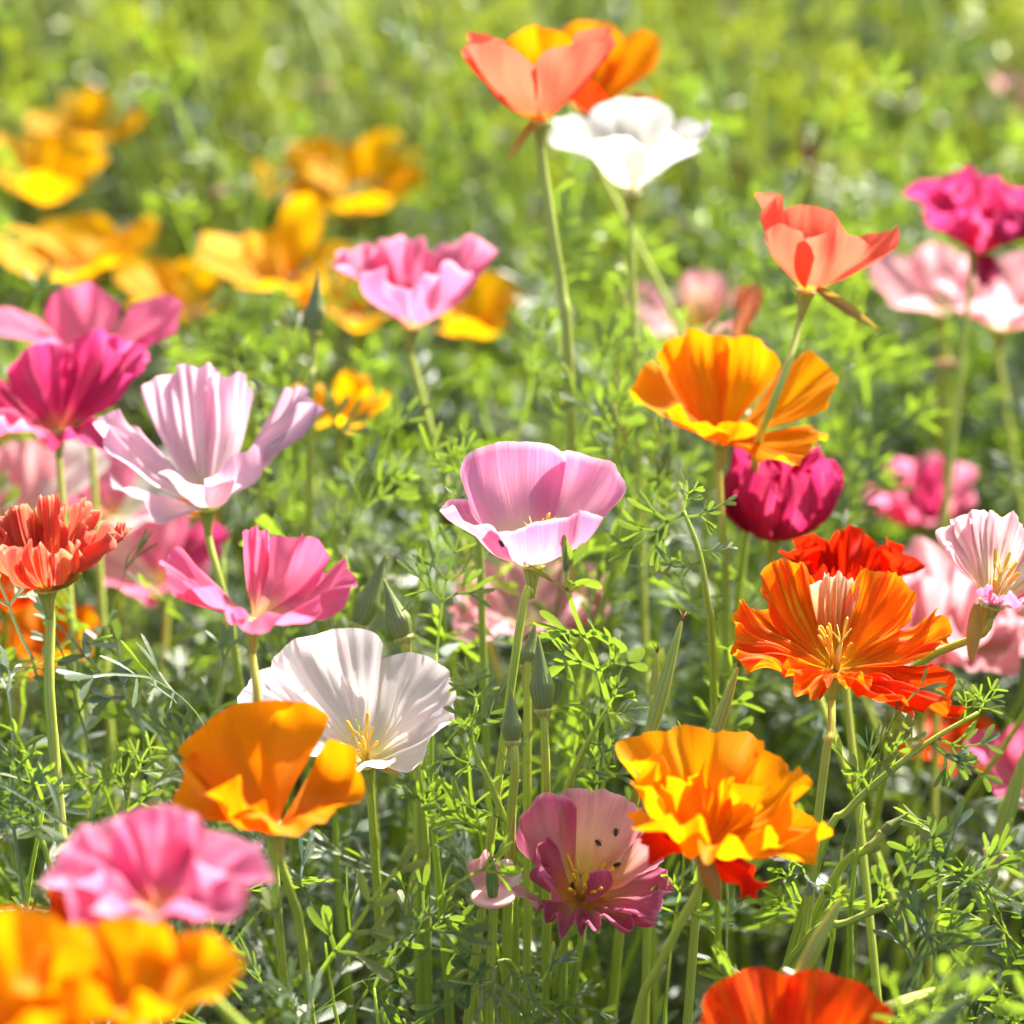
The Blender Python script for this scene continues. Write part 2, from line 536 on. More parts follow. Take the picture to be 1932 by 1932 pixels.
def sepal_mesh(seed, ln=0.02, w=0.003):
    mb = MB()
    rows, uvs = [], []
    for j in range(11):
        t = j / 10
        ww = w * (math.sin(math.pi * min(1, t * 0.92 + 0.08)) ** 0.7) * (1 - 0.35 * t)
        row = []
        for i in range(7):
            u = -1 + i / 3
            row.append(V((ln * t, ww * u, 0.0012 * (abs(u) ** 2) * (1 - t) * 2 + 0.003 * math.sin(t * 2.4 + seed) * t + 0.0006 * nz(t * 4, u, seed))))
        rows.append(row)
        uvs.append([(i / 6, t) for i in range(7)])
    mb.grid(rows, uvs)
    return mb.mesh('sepal')


EXCL = []      # (px, py, rx, ry, depth): where nothing may hang in front of a flower
STEM_EXCL = []


def tilt_matrix(lean, toward, spin=0):
    return Matrix.Rotation(R(lean), 4, 'Y') @ Matrix.Rotation(R(toward), 4, 'X') @ Matrix.Rotation(R(spin), 4, 'Z')


def foot_of(P, Q, rnd):
    """Where a stem that passes P then Q reaches the soil."""
    d = (Q - P)
    d = d.normalized() if d.length > 1e-6 else V((0, 0, -1))
    d = V((d.x * 0.6, d.y * 0.6, -max(abs(d.z), 0.55))).normalized()
    k = Q.z / -d.z
    return V((Q.x + d.x * k * 0.7, Q.y + d.y * k * 0.7, 0.0))


def stem_mesh(pts, r_top, r_bot, n=22, sides=10):
    sp = spline(pts, n)
    m = len(sp)
    mb = MB()
    mb.tube(sp, [r_top * 1.05 + (r_bot - r_top) * min(1, (i / m) * 1.4) for i in range(m)], sides, rib=0.05)
    return mb.mesh('stem')


NF = [0]
HEADS = []


def flower(name, label, col, base, d, petals, lean=0, toward=0, stem=(), group='poppy flowers in bloom', stamens=0, sepals=(), excl=None,
           res=1.0, cols=None, stem_r=0.0010, cat='flower', foot=None, pistil=True, keep_stem_clear=False, **kw):
    NF[0] += 1
    fid = NF[0]
    rnd = random.Random(fid * 77)
    B = at(base[0], base[1], d)
    if name not in ('yellow_poppy', 'golden_poppy', 'pale_rose_poppy', 'orange_poppy'):
        HEADS.append((name.replace('_', ' '), B))
    rot = tilt_matrix(lean, toward)
    axis = rot @ V((0, 0, 1))
    way = []
    dprev = d
    for w in stem:
        way.append(at(w[0], w[1], w[2] if len(w) > 2 else dprev))
        if len(w) > 2: dprev = w[2]
    p0 = B - axis * 0.008
    if not way:
        q = B - axis * 0.035
        way = [V((q.x + rnd.uniform(-.004, .004), q.y + rnd.uniform(-.004, .004), q.z))]
    FT = V(foot) if foot else foot_of(p0 if len(way) < 2 else way[-2], way[-1], rnd)
    root = bpy.data.objects.new(name, None)
    COL.objects.link(root)
    root.location = FT
    root.empty_display_size = 0.01
    tag(root, label, cat, group)
    loc = Matrix.Translation(B - FT) @ rot
    last = way[-1]
    midp = last.lerp(FT, 0.5) + V((0, 0, 0.01))
    if last.z < 0.05: mids = []
    else: mids = [midp]
    way2 = [w for w in way if (w - B).length > .016]
    pts = [p - FT for p in [B - axis * .0015, B - axis * .0105] + way2 + mids + [FT - V((0, 0, 0.006))]]
    link('stem', stem_mesh(pts, stem_r, stem_r * 1.3), root, mat=STEM)
    link('receptacle', CONE_ME, root, loc)
    for i, p in enumerate(petals):
        p = dict(p)
        pc = p.pop('col', None) or col
        a = dict(kw)
        a.update({k: v for k, v in p.items() if k not in ('phi', 'th', 'L', 'W')})
        nu = int((a.pop('nu', 30)) * res)
        nv = int((a.pop('nv', 22)) * res)
        mb = petal(p['phi'], p['th'][0], p['th'][1], p['L'] * 0.01, p['W'], fid * 3.77 + i * 1.31, nu=nu, nv=nv, **a)
        link('petal', mb.mesh('petal'), root, loc, PM[pc])
    if stamens:
        for i in range(stamens):
            an = rnd.uniform(0, 2 * math.pi)
            rr = rnd.uniform(0.0008, 0.0022)
            mm = loc @ Matrix.Translation((rr * math.cos(an), rr * math.sin(an), 0.001)) @ Matrix.Rotation(an, 4, 'Z') @ Matrix.Rotation(R(rnd.uniform(2, 26)), 4, 'Y') @ Matrix.Diagonal((1, 1, rnd.uniform(.75, 1.15), 1))
            link('stamen', STAMEN_ME, root, mm)
        if pistil: link('pistil', PISTIL_ME, root, loc)
    for i, (sx, sy, ex, ey, w) in enumerate(sepals):
        a_, b_ = at(sx, sy, d - 0.003) - FT, at(ex, ey, d - 0.008) - FT
        X = (b_ - a_)
        ln = X.length
        X.normalize()
        Zv = (-FWD - X * (-FWD).dot(X)).normalized()
        Yv = Zv.cross(X)
        mm = Matrix((X, Yv, Zv)).transposed().to_4x4()
        mm.translation = a_
        link('sepal', sepal_mesh(fid + i, ln, w), root, mm, SEPAL)
    if excl:
        EXCL.append((*excl, d))
    if keep_stem_clear:
        prev = B
        for w in way:
            STEM_EXCL.append((prev.copy(), w.copy()))
            prev = w
    return root


def P(phi, th0, th1, L_, W, **k):
    return dict(phi=phi, th=(th0, th1), L=L_, W=W, **k)


def bowl(n, th0, th1, L_, W, start=0, seed=0, jit=6, **k):
    r = random.Random(seed)
    return [P(start + i * 360 / n + r.uniform(-jit, jit), th0 + r.uniform(-jit, jit), th1 + r.uniform(-jit, jit) * 1.6, L_ * r.uniform(0.93, 1.06), W * r.uniform(.94, 1.05), **k) for i in range(n)]


# --- in focus
flower('pink_poppy', 'pink cup-shaped poppy with cream throat standing alone amid feathery green leaves', 'pink', (1005, 1062), 0.872,
       [P(116, 66, 8, 3.9, 50, rnd=.13, pw=4, ruf=.0007, rk=1.4, lowb=.0012, scal=.025, flat=.0),
        P(42, 68, 20, 3.75, 50, rnd=.16, pw=3.5, ruf=.0010, lip=10, flat=.0),
        P(198, 72, 24, 3.1, 52, rnd=.22, ruf=.0016, rk=2.5, lip=14, scal=.06, flat=.05),
        P(288, 70, 10, 2.9, 70, rnd=.2, ruf=.0014, rk=3, scal=.06, scf=4, lip=14, flat=.0)],
       lean=1, toward=-2, stem=[(1000, 1110), (978, 1195)], stamens=4, excl=(1010, 945, 190, 125), res=1.5, keep_stem_clear=True)

flower('flame_poppy', 'flame orange pleated poppy streaked with yellow in front of a red ruffled one', 'flame', (1578, 1262), 0.87,
       [P(94, 66, 34, 2.9, 24, pleat=.0022, pk=4, rnd=.15, col='striped_flame'),
        P(128, 70, 40, 3.6, 28, pleat=.0012, pk=4, rnd=.35),
        P(54, 70, 44, 3.5, 30, pleat=.0012, pk=4, rnd=.35),
        P(165, 78, 58, 3.4, 24, pleat=.0012, pk=4, rnd=.4),
        P(190, 82, 72, 3.1, 24, pleat=.0012, pk=4, rnd=.4),
        P(18, 78, 62, 3.4, 28, pleat=.0012, pk=4, rnd=.35),
        P(228, 78, 80, 2.0, 30, pleat=.0010, pk=4, rnd=.35),
        P(338, 86, 92, 3.6, 28, pleat=.0010, pk=5, rnd=.3, col='redorange'),
        P(312, 84, 86, 2.6, 26, pleat=.0010, pk=4, rnd=.4, col='redorange'),
        P(275, 78, 74, 1.7, 38, pleat=.0010, pk=4, rnd=.3)],
       lean=4, toward=6, stem=[(1576, 1300), (1568, 1380), (1550, 1490)], stamens=10, excl=(1585, 1200, 205, 125), res=1.5,
       ruf=.0024, rk=3, scal=.10, scf=5, lowb=.006, flat=.5, keep_stem_clear=True)

flower('mauve_poppy', 'mauve poppy with peach yellow heart lying low and open beside a withered seed head', 'mauve', (1092, 1694), 0.872,
       [P(140, 54, 22, 3.2, 44, rnd=.16, pw=4, roll=.004),
        P(74, 52, 20, 3.2, 44, rnd=.16, pw=4, col='peach', roll=-.001),
        P(24, 62, 40, 2.8, 36, rnd=.2, col='peach', pw=3),
        P(348, 76, 56, 2.7, 40, rnd=.22, lip=10, ruf=.0028, rk=3.0),
        P(312, 80, 64, 2.1, 44, rnd=.3, lip=-50, ruf=.003, rk=4),
        P(242, 76, 80, 1.5, 44, rnd=.3, ruf=.0035, rk=4),
        P(192, 66, 18, 2.0, 42, rnd=.3, lip=-80, ruf=.003),
        P(320, 60, -30, 1.7, 40, rnd=.3, lip=-50, ruf=.002),
        P(165, 56, 12, 2.3, 36, rnd=.3, lip=-50)],
       lean=3, toward=15, stem=[(1085, 1740, .885), (1060, 1800, .90)], stamens=14, excl=(1115, 1610, 155, 140), res=1.5,
       ruf=.0011, scal=.05, scf=4, lowb=.003, flat=.1)

flower('striped_pink_poppy', 'pale pink striped poppy with a hanging dry sepal beside a blurred blush bloom', 'striped', (1872, 1136), 0.86,
       [P(95, 50, 18, 2.6, 46, pleat=.0012, pk=6, rnd=.15),
        P(160, 46, 26, 2.6, 36, pleat=.0008, pk=5, rnd=.2),
        P(20, 52, 34, 2.7, 42, pleat=.0010, pk=5),
        P(285, 62, 40, 1.7, 60, pleat=.0012, pk=7, rnd=.2, col='rosepink'),
        P(330, 58, 50, 2.1, 46, pleat=.0010, pk=5, col='striped')],
       lean=10, toward=4, stem=[(1845, 1152), (1800, 1195), (1745, 1245, .90), (1700, 1330, .93)], excl=(1870, 1060, 90, 95), res=1.4,
       sepals=[(1842, 1140, 1832, 1255, .0026)], ruf=.0014, rk=4, scal=.08, scf=5, stamens=5, keep_stem_clear=True)

flower('salmon_poppy', 'salmon red pleated poppy on a tall straight stem beside blurred pink blooms', 'salmon', (88, 1108), 0.86,
       [P(85, 52, 4, 2.7, 30, pleat=.0020, pk=5),
        P(125, 56, 10, 2.6, 30, pleat=.0020, pk=5),
        P(45, 56, 12, 2.6, 28, pleat=.0020, pk=5),
        P(172, 64, 28, 2.6, 30, pleat=.0016, pk=4),
        P(8, 64, 34, 2.7, 22, pleat=.0020, pk=4, roll=.003),
        P(225, 66, 14, 2.1, 34, pleat=.0012, pk=4),
        P(268, 62, 0, 2.2, 30, pleat=.0012, pk=4),
        P(315, 66, 20, 2.2, 34, pleat=.0012, pk=4)],
       lean=-3, toward=-4, stem=[(86, 1150), (93, 1300), (108, 1480), (128, 1720, .845)], excl=(95, 1030, 130, 90), res=1.3, stem_r=.0013,
       sepals=[(100, 1108, 165, 1078, .002)], ruf=.0018, rk=3, scal=.10, scf=5, lowb=.005, keep_stem_clear=True)

# --- nearly in focus
flower('blush_white_poppy', 'blush white poppy wide open and leaning behind the solid orange poppy', 'blush', (690, 1436), 0.885,
       [P(118, 58, 30, 4.1, 48, rnd=.18, pw=3.5, pleat=.0005, pk=5),
        P(42, 62, 44, 3.5, 46, rnd=.2, pleat=.0005, pk=4),
        P(168, 62, 42, 4.2, 40, rnd=.2, lip=10),
        P(350, 74, 50, 3.0, 40, rnd=.25, lip=-14),
        P(265, 74, 44, 1.9, 60, rnd=.3)],
       lean=-6, toward=8, stem=[(694, 1490, .89), (705, 1580, .90)], stamens=8, excl=(660, 1325, 205, 115), res=1.3,
       sepals=[(700, 1435, 766, 1466, .0016)], ruf=.0014, rk=2, scal=.03, lowb=.004, keep_stem_clear=True)

flower('hot_pink_poppy', 'hot pink poppy opened flat with one petal upright above a pair of green buds', 'hotpink', (478, 1168), 0.825,
       [P(92, 60, 8, 2.65, 15, rnd=.1, pw=4),
        P(174, 66, 54, 2.9, 36, rnd=.3, lip=14, roll=-.002),
        P(50, 62, 36, 2.8, 38, rnd=.25),
        P(6, 70, 56, 2.9, 30, rnd=.3, lip=16, twist=.1),
        P(222, 64, 40, 2.3, 48, rnd=.25),
        P(300, 70, 52, 2.5, 50, rnd=.25, roll=.003)],
       lean=4, toward=0, stem=[(480, 1220), (485, 1300), (488, 1380), (505, 1500, .835)], excl=(490, 1090, 195, 95), res=1.2,
       ruf=.002, rk=2.2, scal=.06, lowb=.004, keep_stem_clear=True)

flower('lilac_poppy', 'large pale lilac poppy with tall creased petals next to magenta blooms', 'lilac', (390, 954), 0.95,
       [P(112, 52, 10, 4.6, 30, rnd=.10, pw=6, pleat=.0020, pk=3, scal=.06),
        P(74, 52, 14, 4.4, 20, rnd=.16, pw=5, pleat=.0006, pk=3),
        P(16, 50, 32, 4.8, 24, rnd=.2, pw=4, pleat=.0024, pk=3),
        P(168, 60, 38, 4.2, 30, rnd=.22, pleat=.0010, pk=3, roll=.003),
        P(225, 72, 50, 3.5, 44, rnd=.28, lip=24, roll=-.004),
        P(322, 56, 20, 2.9, 50, rnd=.18, scal=.03, ruf=.0008, rk=1.5),
        P(262, 62, 26, 2.8, 46, rnd=.18, scal=.03, ruf=.0008, rk=1.5)],
       lean=0, toward=0, stem=[(395, 1000), (415, 1100), (445, 1240, .96)], excl=(375, 830, 235, 140), res=1.3,
       ruf=.0024, rk=2.4, scal=.06, lowb=.005, keep_stem_clear=True)

flower('orange_poppy', 'plain orange poppy cup overlapping the blush white poppy', 'orange', (520, 1560), 0.80,
       [P(110, 64, 16, 3.5, 56, rnd=.14, pw=4),
        P(178, 62, 34, 3.0, 44, rnd=.2),
        P(15, 70, 40, 2.9, 50, rnd=.22, lip=14),
        P(285, 72, 30, 2.5, 62, rnd=.25, lip=20),
        P(232, 66, 22, 2.6, 42, rnd=.25)],
       lean=-5, toward=0, stem=[(532, 1610, .81), (550, 1690, .82), (572, 1790, .84)], excl=(510, 1460, 180, 115), res=1.2, ruf=.0022, rk=1.8, lowb=.006, flat=.3)

flower('golden_ruffled_poppy', 'golden orange ruffled poppy with red outer petals above the mauve poppy', 'goldorange', (1330, 1602), 0.81,
       [P(100, 66, 22, 3.4, 60, rnd=.14, pw=4, scal=.08),
        P(165, 64, 28, 3.0, 42, rnd=.2),
        P(30, 68, 40, 3.3, 42, rnd=.2, lip=14),
        P(350, 80, 56, 3.3, 26, rnd=.25, lip=16),
        P(225, 66, 30, 2.6, 46, rnd=.25, lip=18),
        P(288, 68, 34, 2.6, 50, rnd=.25, lip=20),
        P(120, 60, 8, 2.2, 44, rnd=.25, lip=-20),
        P(40, 60, 14, 2.2, 44, rnd=.25),
        P(322, 90, 132, 1.9, 34, rnd=.35, col='red'),
        P(205, 80, 66, 1.9, 26, rnd=.35, col='red', lip=20)],
       lean=4, toward=0, stem=[(1318, 1640), (1290, 1730, .82), (1240, 1830, .83), (1200, 1932, .84)], excl=(1345, 1500, 200, 120), res=1.3,
       sepals=[(1325, 1608, 1358, 1702, .003)], ruf=.0030, rk=3, scal=.10, scf=5, lowb=.006, flat=.3, keep_stem_clear=True)

flower('red_ruffled_poppy', 'red ruffled poppy peeping out behind the flame orange one', 'red', (1590, 1150), 0.93,
       bowl(7, 56, 24, 2.5, 34, 20, 5), lean=0, toward=0, stem=[(1592, 1200)], excl=(1590, 1065, 100, 50), ruf=.004, rk=4, scal=.12, scf=6, pleat=.0015, pk=5, lowb=.005)

flower('crimson_double_poppy', 'crimson magenta double poppy rounded like a ball under the open orange bloom', 'crimson', (1462, 1012), 0.99,
       bowl(5, 74, -30, 3.8, 48, 10, 3, rnd=.2) + bowl(4, 50, -14, 3.0, 44, 40, 8, rnd=.25), lean=6, toward=6, stem=[(1470, 1060)],
       excl=(1470, 930, 105, 90), ruf=.0030, rk=3, scal=.08, scf=5, lowb=.006, pleat=.0008, pk=4)

flower('open_orange_poppy', 'orange poppy opened wide with separate creased petals behind a leaning coral stem', 'orange', (1362, 830), 0.965,
       [P(116, 62, 16, 3.8, 34, rnd=.16, pw=4, pleat=.0014, pk=3),
        P(72, 62, 22, 3.7, 28, rnd=.18, pw=4, col='goldorange', pleat=.0008, pk=3),
        P(170, 66, 40, 3.4, 42, rnd=.18, pw=3.5, lip=10),
        P(20, 66, 48, 4.2, 34, rnd=.2, pw=3, pleat=.0008, pk=4, col='goldorange'),
        P(328, 84, 70, 3.3, 38, rnd=.25, lip=22, pleat=.0012, pk=5, col='goldorange'),
        P(228, 70, 40, 2.5, 50, rnd=.3),
        P(280, 70, 30, 2.0, 44, rnd=.3)],
       lean=3, toward=0, stem=[(1362, 870), (1362, 1000), (1370, 1120, .98)], excl=(1385, 740, 205, 120), res=1.2,
       ruf=.0016, rk=2.4, scal=.05, lowb=.004, flat=.4, keep_stem_clear=True)

flower('coral_poppy', 'coral poppy cup leaning on a bare stem above the open orange poppy', 'coral', (1522, 545), 0.95,
       [P(152, 52, 20, 3.3, 30, rnd=.2, pw=4),
        P(95, 54, 20, 2.9, 46, rnd=.2),
        P(15, 56, 46, 3.4, 34, rnd=.3),
        P(222, 58, 8, 2.6, 44, rnd=.25),
        P(288, 60, 14, 2.8, 56, rnd=.22, scal=.06)],
       lean=10, toward=-6, stem=[(1515, 585), (1490, 680, .945), (1450, 785, .94), (1420, 900, .975)], excl=(1560, 450, 140, 100), res=1.2,
       sepals=[(1540, 545, 1660, 622, .0022)], ruf=.0016, rk=2, scal=.05, lowb=.004, keep_stem_clear=True)

flower('tall_coral_poppy', 'tall coral poppy cup with translucent petals beside the white poppy', 'coral', (1018, 230), 1.0,
       [P(150, 54, 24, 3.8, 40, rnd=.2),
        P(85, 54, 14, 3.5, 46, rnd=.2, col='orange'),
        P(25, 54, 22, 3.8, 40, rnd=.2),
        P(222, 56, 12, 3.6, 52, rnd=.2, pw=3, ruf=.001),
        P(316, 56, 12, 3.6, 54, rnd=.2, pw=3, ruf=.001)],
       lean=-3, toward=-6, stem=[(1024, 270), (1045, 450), (1062, 560), (1072, 680)], excl=(1005, 130, 155, 105), res=1.2,
       sepals=[(1005, 232, 958, 300, .0018)], ruf=.0016, rk=2, scal=.05, lowb=.004, stem_r=.0014, keep_stem_clear=True)

flower('white_poppy', 'white poppy cup with cream base beside the tall coral poppy', 'white', (1192, 364), 1.06,
       [P(92, 48, 18, 3.5, 50, rnd=.16, pw=4),
        P(168, 46, 48, 3.7, 44, rnd=.2, lip=20),
        P(14, 46, 42, 3.7, 44, rnd=.2, lip=16, twist=-.04),
        P(236, 46, 34, 3.3, 52, rnd=.22, lip=24),
        P(304, 46, 34, 3.3, 52, rnd=.22, lip=24)],
       lean=1, toward=-2, stem=[(1192, 420)], excl=(1195, 265, 165, 105), ruf=.0016, rk=2, lowb=.004)

flower('red_orange_poppy', 'red and orange poppy mostly hidden behind the tall coral poppy', 'orange', (1110, 210), 1.13,
       [P(40, 50, 36, 3.9, 36), P(95, 50, 20, 3.6, 44), P(160, 50, 30, 3.2, 40), P(330, 74, 50, 2.6, 50, col='red'), P(260, 66, 44, 2.6, 50, col='red')],
       lean=10, toward=0, stem=[(1118, 250)], excl=(1150, 110, 70, 90), ruf=.002)

flower('rose_pink_poppy', 'mottled rose pink poppy cup beside a slender grey green bud', 'rosepink', (778, 614), 1.05,
       [P(155, 58, 34, 3.5, 40, rnd=.22),
        P(105, 56, 16, 3.3, 46, rnd=.2),
        P(35, 56, 26, 3.9, 44, rnd=.2),
        P(222, 62, 14, 3.0, 46, rnd=.25, roll=.003),
        P(310, 60, 16, 3.3, 50, rnd=.22, roll=.003)],
       lean=4, toward=-3, stem=[(782, 660)], excl=(780, 515, 165, 105), ruf=.003, rk=3, scal=.08, scf=5, lowb=.005)

flower('magenta_double_poppy', 'magenta double poppy with rolled ruffled petals above pale rose blooms', 'magenta', (1840, 472), 1.12,
       bowl(5, 66, 24, 3.3, 46, 25, 12, rnd=.2) + bowl(4, 50, 4, 2.8, 44, 50, 6, rnd=.25) + [P(285, 100, 150, 1.6, 20, rnd=.4), P(5, 60, 30, 4.0, 40)],
       lean=5, toward=0, stem=[(1832, 520)], excl=(1825, 390, 125, 95), ruf=.005, rk=3, scal=.08, scf=5, lowb=.008)

flower('pale_rose_poppy', 'pale rose poppy with a single sunlit cup below the magenta double bloom', 'palerose', (1775, 590), 1.22,
       [P(150, 60, 44, 3.6, 44), P(90, 56, 28, 3.0, 44), P(215, 64, 46, 2.8, 50), P(10, 70, 54, 2.2, 44)], lean=-6, toward=2,
       stem=[(1776, 640), (1772, 760, 1.25)], excl=(1725, 520, 80, 75), ruf=.002)
flower('pale_rose_poppy', 'pale rose double poppy beside a leafy gap below the magenta double bloom', 'palerose', (1890, 620), 1.20,
       bowl(6, 60, 28, 3.4, 44, 10, 4), lean=4, toward=4, stem=[(1890, 660)], excl=(1880, 550, 80, 80), ruf=.003, lowb=.006)
flower('raspberry_poppy', 'raspberry pink double poppy behind the crimson ball poppy', 'magenta', (1735, 985), 1.24,
       bowl(5, 70, 20, 3.0, 46, 15, 9, col='rosepink') + bowl(4, 60, 0, 2.4, 44, 50, 9), lean=-6, toward=8, stem=[(1735, 1040)], excl=(1750, 915, 95, 80), ruf=.003, lowb=.006)
flower('blush_rose_poppy', 'large blush rose double poppy behind the flame orange poppy', 'palerose', (1775, 1240), 1.05,
       bowl(5, 66, 40, 4.4, 46, 35, 14, rnd=.2) + bowl(5, 54, 10, 4.0, 42, 10, 2, rnd=.25), lean=2, toward=12, stem=[(1770, 1300)],
       excl=(1760, 1110, 175, 150), ruf=.005, rk=2.5, scal=.07, lowb=.010)

# --- left, behind
flower('deep_pink_poppy', 'deep pink poppy spread in a shallow funnel above the magenta ruffled one', 'hotpink', (168, 700), 1.06,
       [P(170, 62, 62, 4.2, 38, rnd=.25, lip=12), P(105, 60, 30, 3.4, 44), P(28, 60, 44, 4.0, 36, rnd=.25), P(235, 64, 52, 2.8, 50), P(315, 62, 40, 3.0, 50, col='magenta')],
       lean=4, toward=-2, stem=[(168, 750)], excl=(160, 625, 165, 80), ruf=.002, lowb=.004)
flower('magenta_ruffled_poppy', 'magenta ruffled poppy tucked between deep pink and pale lilac blooms', 'magenta', (110, 812), 1.0,
       [P(175, 70, 66, 3.6, 38), P(110, 60, 30, 3.0, 46), P(25, 60, 44, 3.9, 34, lip=10), P(60, 56, 30, 3.6, 30), P(230, 70, 62, 2.8, 46, col='rosepink'), P(305, 70, 54, 2.8, 46)],
       lean=3, toward=6, stem=[(112, 860)], excl=(120, 745, 145, 70), ruf=.004, rk=3, scal=.08, lowb=.006)
flower('rose_white_poppy', 'rose and white poppy between the lilac poppy and the salmon poppy', 'palerose', (215, 975), 1.12,
       [P(30, 66, 50, 3.6, 42, col='white'), P(100, 60, 32, 3.2, 40, col='rosepink'), P(170, 66, 44, 3.0, 40, col='rosepink'), P(300, 70, 54, 2.8, 50, col='white')],
       lean=2, toward=6, stem=[(212, 1020), (230, 1180, 1.13)], excl=(215, 920, 110, 60), ruf=.002)
flower('pink_white_poppy', 'pink poppy with a white sunlit petal rising behind the salmon poppy', 'palerose', (55, 985), 1.1,
       [P(150, 64, 46, 3.6, 44, col='rosepink'), P(45, 60, 50, 3.6, 46, col='white'), P(100, 60, 34, 3.2, 40), P(270, 70, 50, 2.8, 60, col='rosepink')],
       lean=-2, toward=6, stem=[(55, 1030)], excl=(55, 930, 80, 60), ruf=.002)
flower('dusky_pink_poppy', 'dusky pink poppy low behind the hot pink bloom', 'rosepink', (305, 1100), 1.1,
       [P(155, 60, 50, 3.2, 44, col='palerose'), P(90, 62, 40, 3.0, 44), P(20, 66, 54, 2.9, 44, col='magenta'), P(240, 66, 54, 2.6, 50), P(310, 68, 54, 2.6, 50)],
       lean=-8, toward=10, stem=[(310, 1150)], excl=(290, 1045, 75, 65), ruf=.002)

# --- close to the lens
flower('candy_pink_poppy', 'candy pink poppy opened flat beside the plain orange poppy, over golden blooms', 'rosepink', (300, 1716), 0.70,
       bowl(4, 72, 52, 2.8, 56, 20, 21, rnd=.2) + [P(100, 60, 36, 2.5, 50), P(200, 60, 40, 2.0, 44), P(330, 60, 36, 2.0, 44)], lean=1, toward=2,
       stem=[(330, 1780, .705)], ruf=.003, rk=2.4, lowb=.006, excl=(280, 1620, 220, 115))
flower('golden_poppy', 'golden orange poppy below the candy pink bloom, its cup fully in view', 'goldorange', (255, 1922), 0.655,
       [P(165, 72, 40, 2.6, 54, rnd=.2), P(100, 68, 24, 2.3, 54), P(15, 70, 36, 2.5, 54, rnd=.2), P(278, 68, 26, 1.8, 66), P(220, 66, 20, 2.0, 50)], lean=1, toward=0,
       stem=[(270, 1990, .66)], ruf=.002, lowb=.005, excl=(260, 1820, 155, 105))
flower('golden_poppy', 'golden orange poppy below the candy pink bloom, its cup cut off at the side', 'goldorange', (20, 1965), 0.645,
       [P(165, 72, 40, 3.2, 54, rnd=.2), P(100, 62, 20, 3.0, 54), P(25, 64, 30, 2.7, 54, rnd=.2), P(290, 64, 24, 2.6, 66, col='orange'), P(220, 66, 24, 2.5, 50)], lean=0, toward=0,
       stem=[(40, 2050, .65)], ruf=.002, lowb=.005, excl=(30, 1830, 120, 130))
flower('scarlet_poppy', 'red orange pleated poppy near a withered pink disc and green pods', 'redorange', (1488, 2080), 0.765,
       [P(120, 64, 28, 3.5, 46, pleat=.0010, pk=5, rnd=.14), P(54, 66, 36, 3.6, 46, pleat=.0010, pk=5, rnd=.14), P(185, 70, 46, 3.2, 46, pleat=.0010, pk=5), P(350, 74, 50, 3.3, 46, pleat=.0010, pk=5), P(270, 74, 44, 2.8, 70)],
       lean=1, toward=0, stem=[(1490, 2150)], ruf=.0015, scal=.04, lowb=.004, excl=(1490, 1960, 195, 110))

# --- yellow and far ones, soft with distance
YG = 'golden poppies in the soft background'
def yellow(lbl, base, d, ps, **k):
    flower('yellow_poppy', lbl, 'yellow', base, d, ps, group=YG, ruf=.0014, lowb=.005, res=.7, **k)

yellow('yellow poppy with a lifted petal, uppermost of the stacked golden ones', (165, 262), 1.55, [P(175, 76, 64, 3.2, 50), P(95, 66, 50, 3.0, 50), P(5, 78, 62, 3.2, 36, lip=-50), P(270, 80, 66, 2.6, 66)], toward=4, excl=(155, 210, 115, 55))
yellow('yellow poppy cup between two flatter golden ones', (85, 380), 1.45, [P(165, 62, 44, 4.2, 50), P(95, 62, 34, 3.8, 50), P(15, 60, 34, 3.6, 46), P(270, 66, 44, 3.2, 66)], lean=4, toward=2, excl=(85, 315, 105, 70))
yellow('yellow poppy like a trough with a raised horn of a petal', (150, 512), 1.32, [P(172, 78, 74, 4.4, 40, lip=-20), P(100, 70, 50, 3.2, 56), P(18, 72, 44, 4.0, 34, lip=24), P(250, 78, 60, 3.2, 56), P(320, 74, 46, 3.0, 50)], lean=2, toward=4, excl=(140, 455, 145, 65))
yellow('yellow poppy leaning sideways above the deep pink one', (330, 592), 1.36, [P(150, 66, 56, 3.2, 50), P(70, 66, 50, 2.8, 50), P(330, 66, 60, 2.2, 50), P(240, 70, 60, 2.6, 50)], lean=10, toward=10, excl=(300, 545, 75, 50))
yellow('yellow poppy with a spoon-shaped upright petal beside the rose pink one', (540, 535), 1.3, [P(170, 78, 54, 4.2, 50), P(75, 62, 20, 4.2, 26), P(10, 78, 60, 3.4, 44), P(265, 80, 66, 3.0, 66), P(120, 70, 50, 3.0, 40)], toward=4, excl=(510, 460, 130, 85))
yellow('yellow poppy with a round drooping petal above the spoon-petalled one', (600, 392), 1.48, [P(165, 60, 60, 4.0, 34, lip=-40), P(100, 60, 40, 3.8, 40), P(40, 60, 40, 3.8, 40), P(280, 70, 50, 3.0, 60)], lean=-4, toward=8, excl=(570, 330, 90, 65))
yellow('yellow poppy crossed by a pale stalk with a pink disc', (685, 395), 1.46, [P(150, 60, 36, 4.2, 40), P(60, 60, 30, 4.4, 44), P(10, 64, 50, 3.4, 40), P(280, 66, 44, 3.4, 60)], lean=4, toward=6, excl=(680, 330, 75, 75))
yellow('small yellow poppy just behind the rose pink cup, on its open side', (895, 625), 1.3, [P(160, 60, 40, 2.6, 50), P(70, 60, 40, 2.8, 50), P(10, 64, 50, 2.6, 46), P(270, 66, 44, 2.4, 66)], toward=8, excl=(905, 580, 60, 48))
yellow('small yellow poppy just behind the rose pink cup, by the slender bud', (668, 600), 1.28, [P(160, 70, 60, 2.4, 50), P(70, 60, 50, 2.4, 50), P(300, 70, 60, 2.4, 60)], toward=8)
